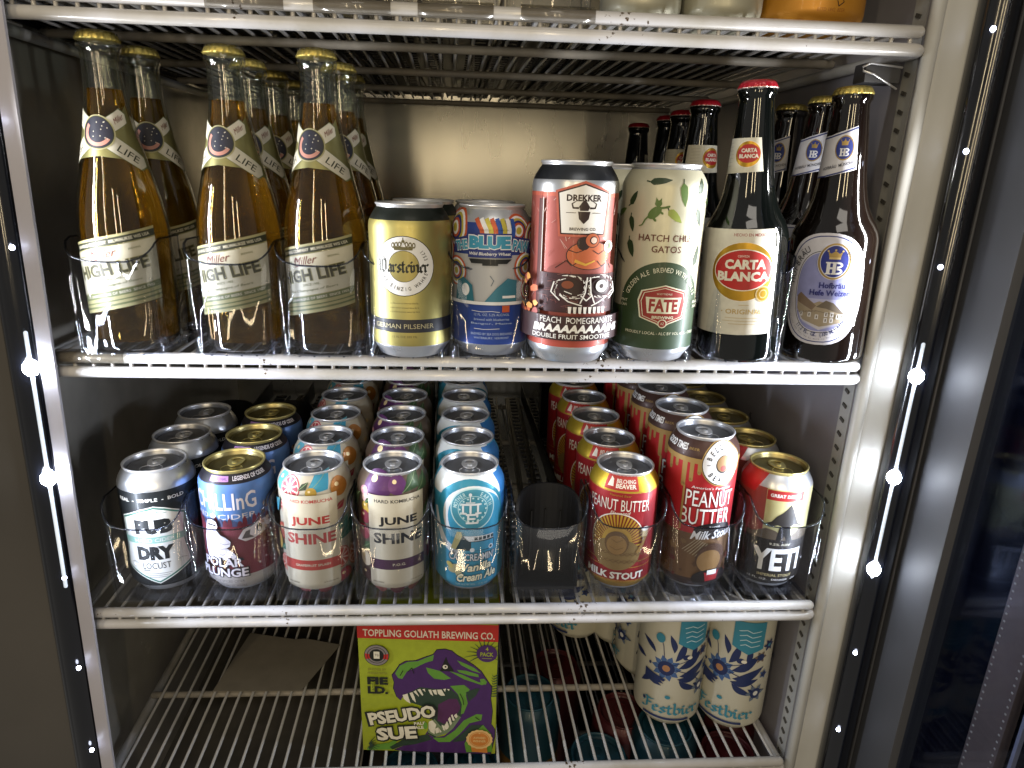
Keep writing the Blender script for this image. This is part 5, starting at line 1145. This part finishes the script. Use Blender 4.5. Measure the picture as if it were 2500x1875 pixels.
    A.poly([(c[0]+13.6*(1+.06*(k % 2))*math.cos(2*PI*k/32), c[1]+12.4*(1+.06*(k % 2))*math.sin(2*PI*k/32)) for k in range(32)], ta); A.ell(*c, 11.2, 10.2, og); A.ring(*c, 10.4, 9.4, .6, ta); A.ell(c[0], c[1]+8.4, 1, 1, ta, n=8)
    A.text('AWARD', c[0], c[1]+2.2, 13, 3, ta, bold=.03); A.text('WINNER', c[0], c[1]-2.2, 14, 3, ta, bold=.03)
    A.out('printed_front', t)
    S = Art(flat=lambda u, z, hh: ((w+.05+hh, u, z), Vector((1, 0, 0))), base=.1, step=.02)
    S.poly([(0, 110), (30, 128), (80, 120), (140, 90), (140, 30), (60, 20), (0, 40)], pur); S.poly([(0, 80), (40, 100), (90, 80), (40, 60)], gn); S.out('printed_side', t)
    return t
carton()
FH = 157
f1 = make_can('cream can with dark blue flowers, left of the front pair', (236, 82, DZ), FH*1.1, [(0, 2, I('#a9a694', .2)), (2, FH*1.1-18, I('#bcb8a6', .1)), (FH*1.1-18, FH*1.1, ALUS)], art_fest, R=38, rot=.06)
again(f1, (309, 74, DZ), 'cream can with dark blue flowers, right of the front pair', rot=-.34)
for i, (x, y, r) in enumerate(((205, 218, .8), (228, 156, 1.4), (302, 150, 2.0), (150, 232, 2.4), (272, 226, .3), (140, 306, 1.0))):
    again(f1, (x, y, DZ), 'flowered cream can on the lowest shelf, '+['second from the left in the third rank', 'left one just behind the front pair', 'right one just behind the front pair', 'leftmost in the third rank', 'rightmost in the third rank', 'alone at the very back'][i], rot=r)
f1['group'] = 'flowered cream cans'
for o in bpy.data.objects:
    if o.type == 'EMPTY' and str(o.get('label', '')).startswith(('cream can with dark blue', 'flowered cream can')): o['group'] = 'flowered cream cans'
def sheet(name, P, z, th, m, label, cat):
    n = len(P); V = [(x, y, z) for x, y in P]+[(x, y, z-th) for x, y in P]
    o = mesh_obj(name, V, [tuple(range(n))[::-1] if 0 else tuple(range(n)), tuple(range(n, 2*n))[::-1]]+[(i, n+i, n+(i+1) % n, (i+1) % n) for i in range(n)], m, smooth=False)
    o['label'] = label; o['category'] = cat; return o
sheet('paper_sheet', [(-303, 114), (-199, 112), (-168, 193), (-215, 206), (-230, 205), (-292, 219)], DZ+2.4, .6, M_PAPER, 'grey sheet of paper lying on the lowest shelf at the left', 'paper')
sheet('card_sheet', [(-340, 6), (-120, 10), (-128, 330), (-350, 330)], DZ-42, 3, M_CARD, 'flat brown card lying under the lowest shelf at the left', 'card')
sheet('card_sheet', [(-118, 30), (-20, 30), (-30, 330), (-126, 330)], DZ-90, 3, M_CARD, 'flat dark card deeper down beneath the green carton', 'card')
# packs stored below: wrapped teal and red cans seen through the wires
LZ = -690+14.5
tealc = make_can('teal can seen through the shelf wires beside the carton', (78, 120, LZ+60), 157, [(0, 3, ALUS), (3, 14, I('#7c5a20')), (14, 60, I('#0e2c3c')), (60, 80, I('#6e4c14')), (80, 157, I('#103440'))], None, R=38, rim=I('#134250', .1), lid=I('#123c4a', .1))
tealc['group'] = 'teal cans under the lowest shelf'
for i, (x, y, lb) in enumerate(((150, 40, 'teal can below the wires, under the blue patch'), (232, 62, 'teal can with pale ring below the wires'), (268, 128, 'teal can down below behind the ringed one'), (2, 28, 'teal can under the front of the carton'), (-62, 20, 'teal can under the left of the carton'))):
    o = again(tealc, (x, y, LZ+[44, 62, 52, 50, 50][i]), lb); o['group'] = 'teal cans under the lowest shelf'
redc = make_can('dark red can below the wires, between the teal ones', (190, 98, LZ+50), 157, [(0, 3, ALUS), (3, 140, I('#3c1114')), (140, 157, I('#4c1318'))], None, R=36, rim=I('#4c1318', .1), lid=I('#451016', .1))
redc['group'] = 'red cans under the lowest shelf'
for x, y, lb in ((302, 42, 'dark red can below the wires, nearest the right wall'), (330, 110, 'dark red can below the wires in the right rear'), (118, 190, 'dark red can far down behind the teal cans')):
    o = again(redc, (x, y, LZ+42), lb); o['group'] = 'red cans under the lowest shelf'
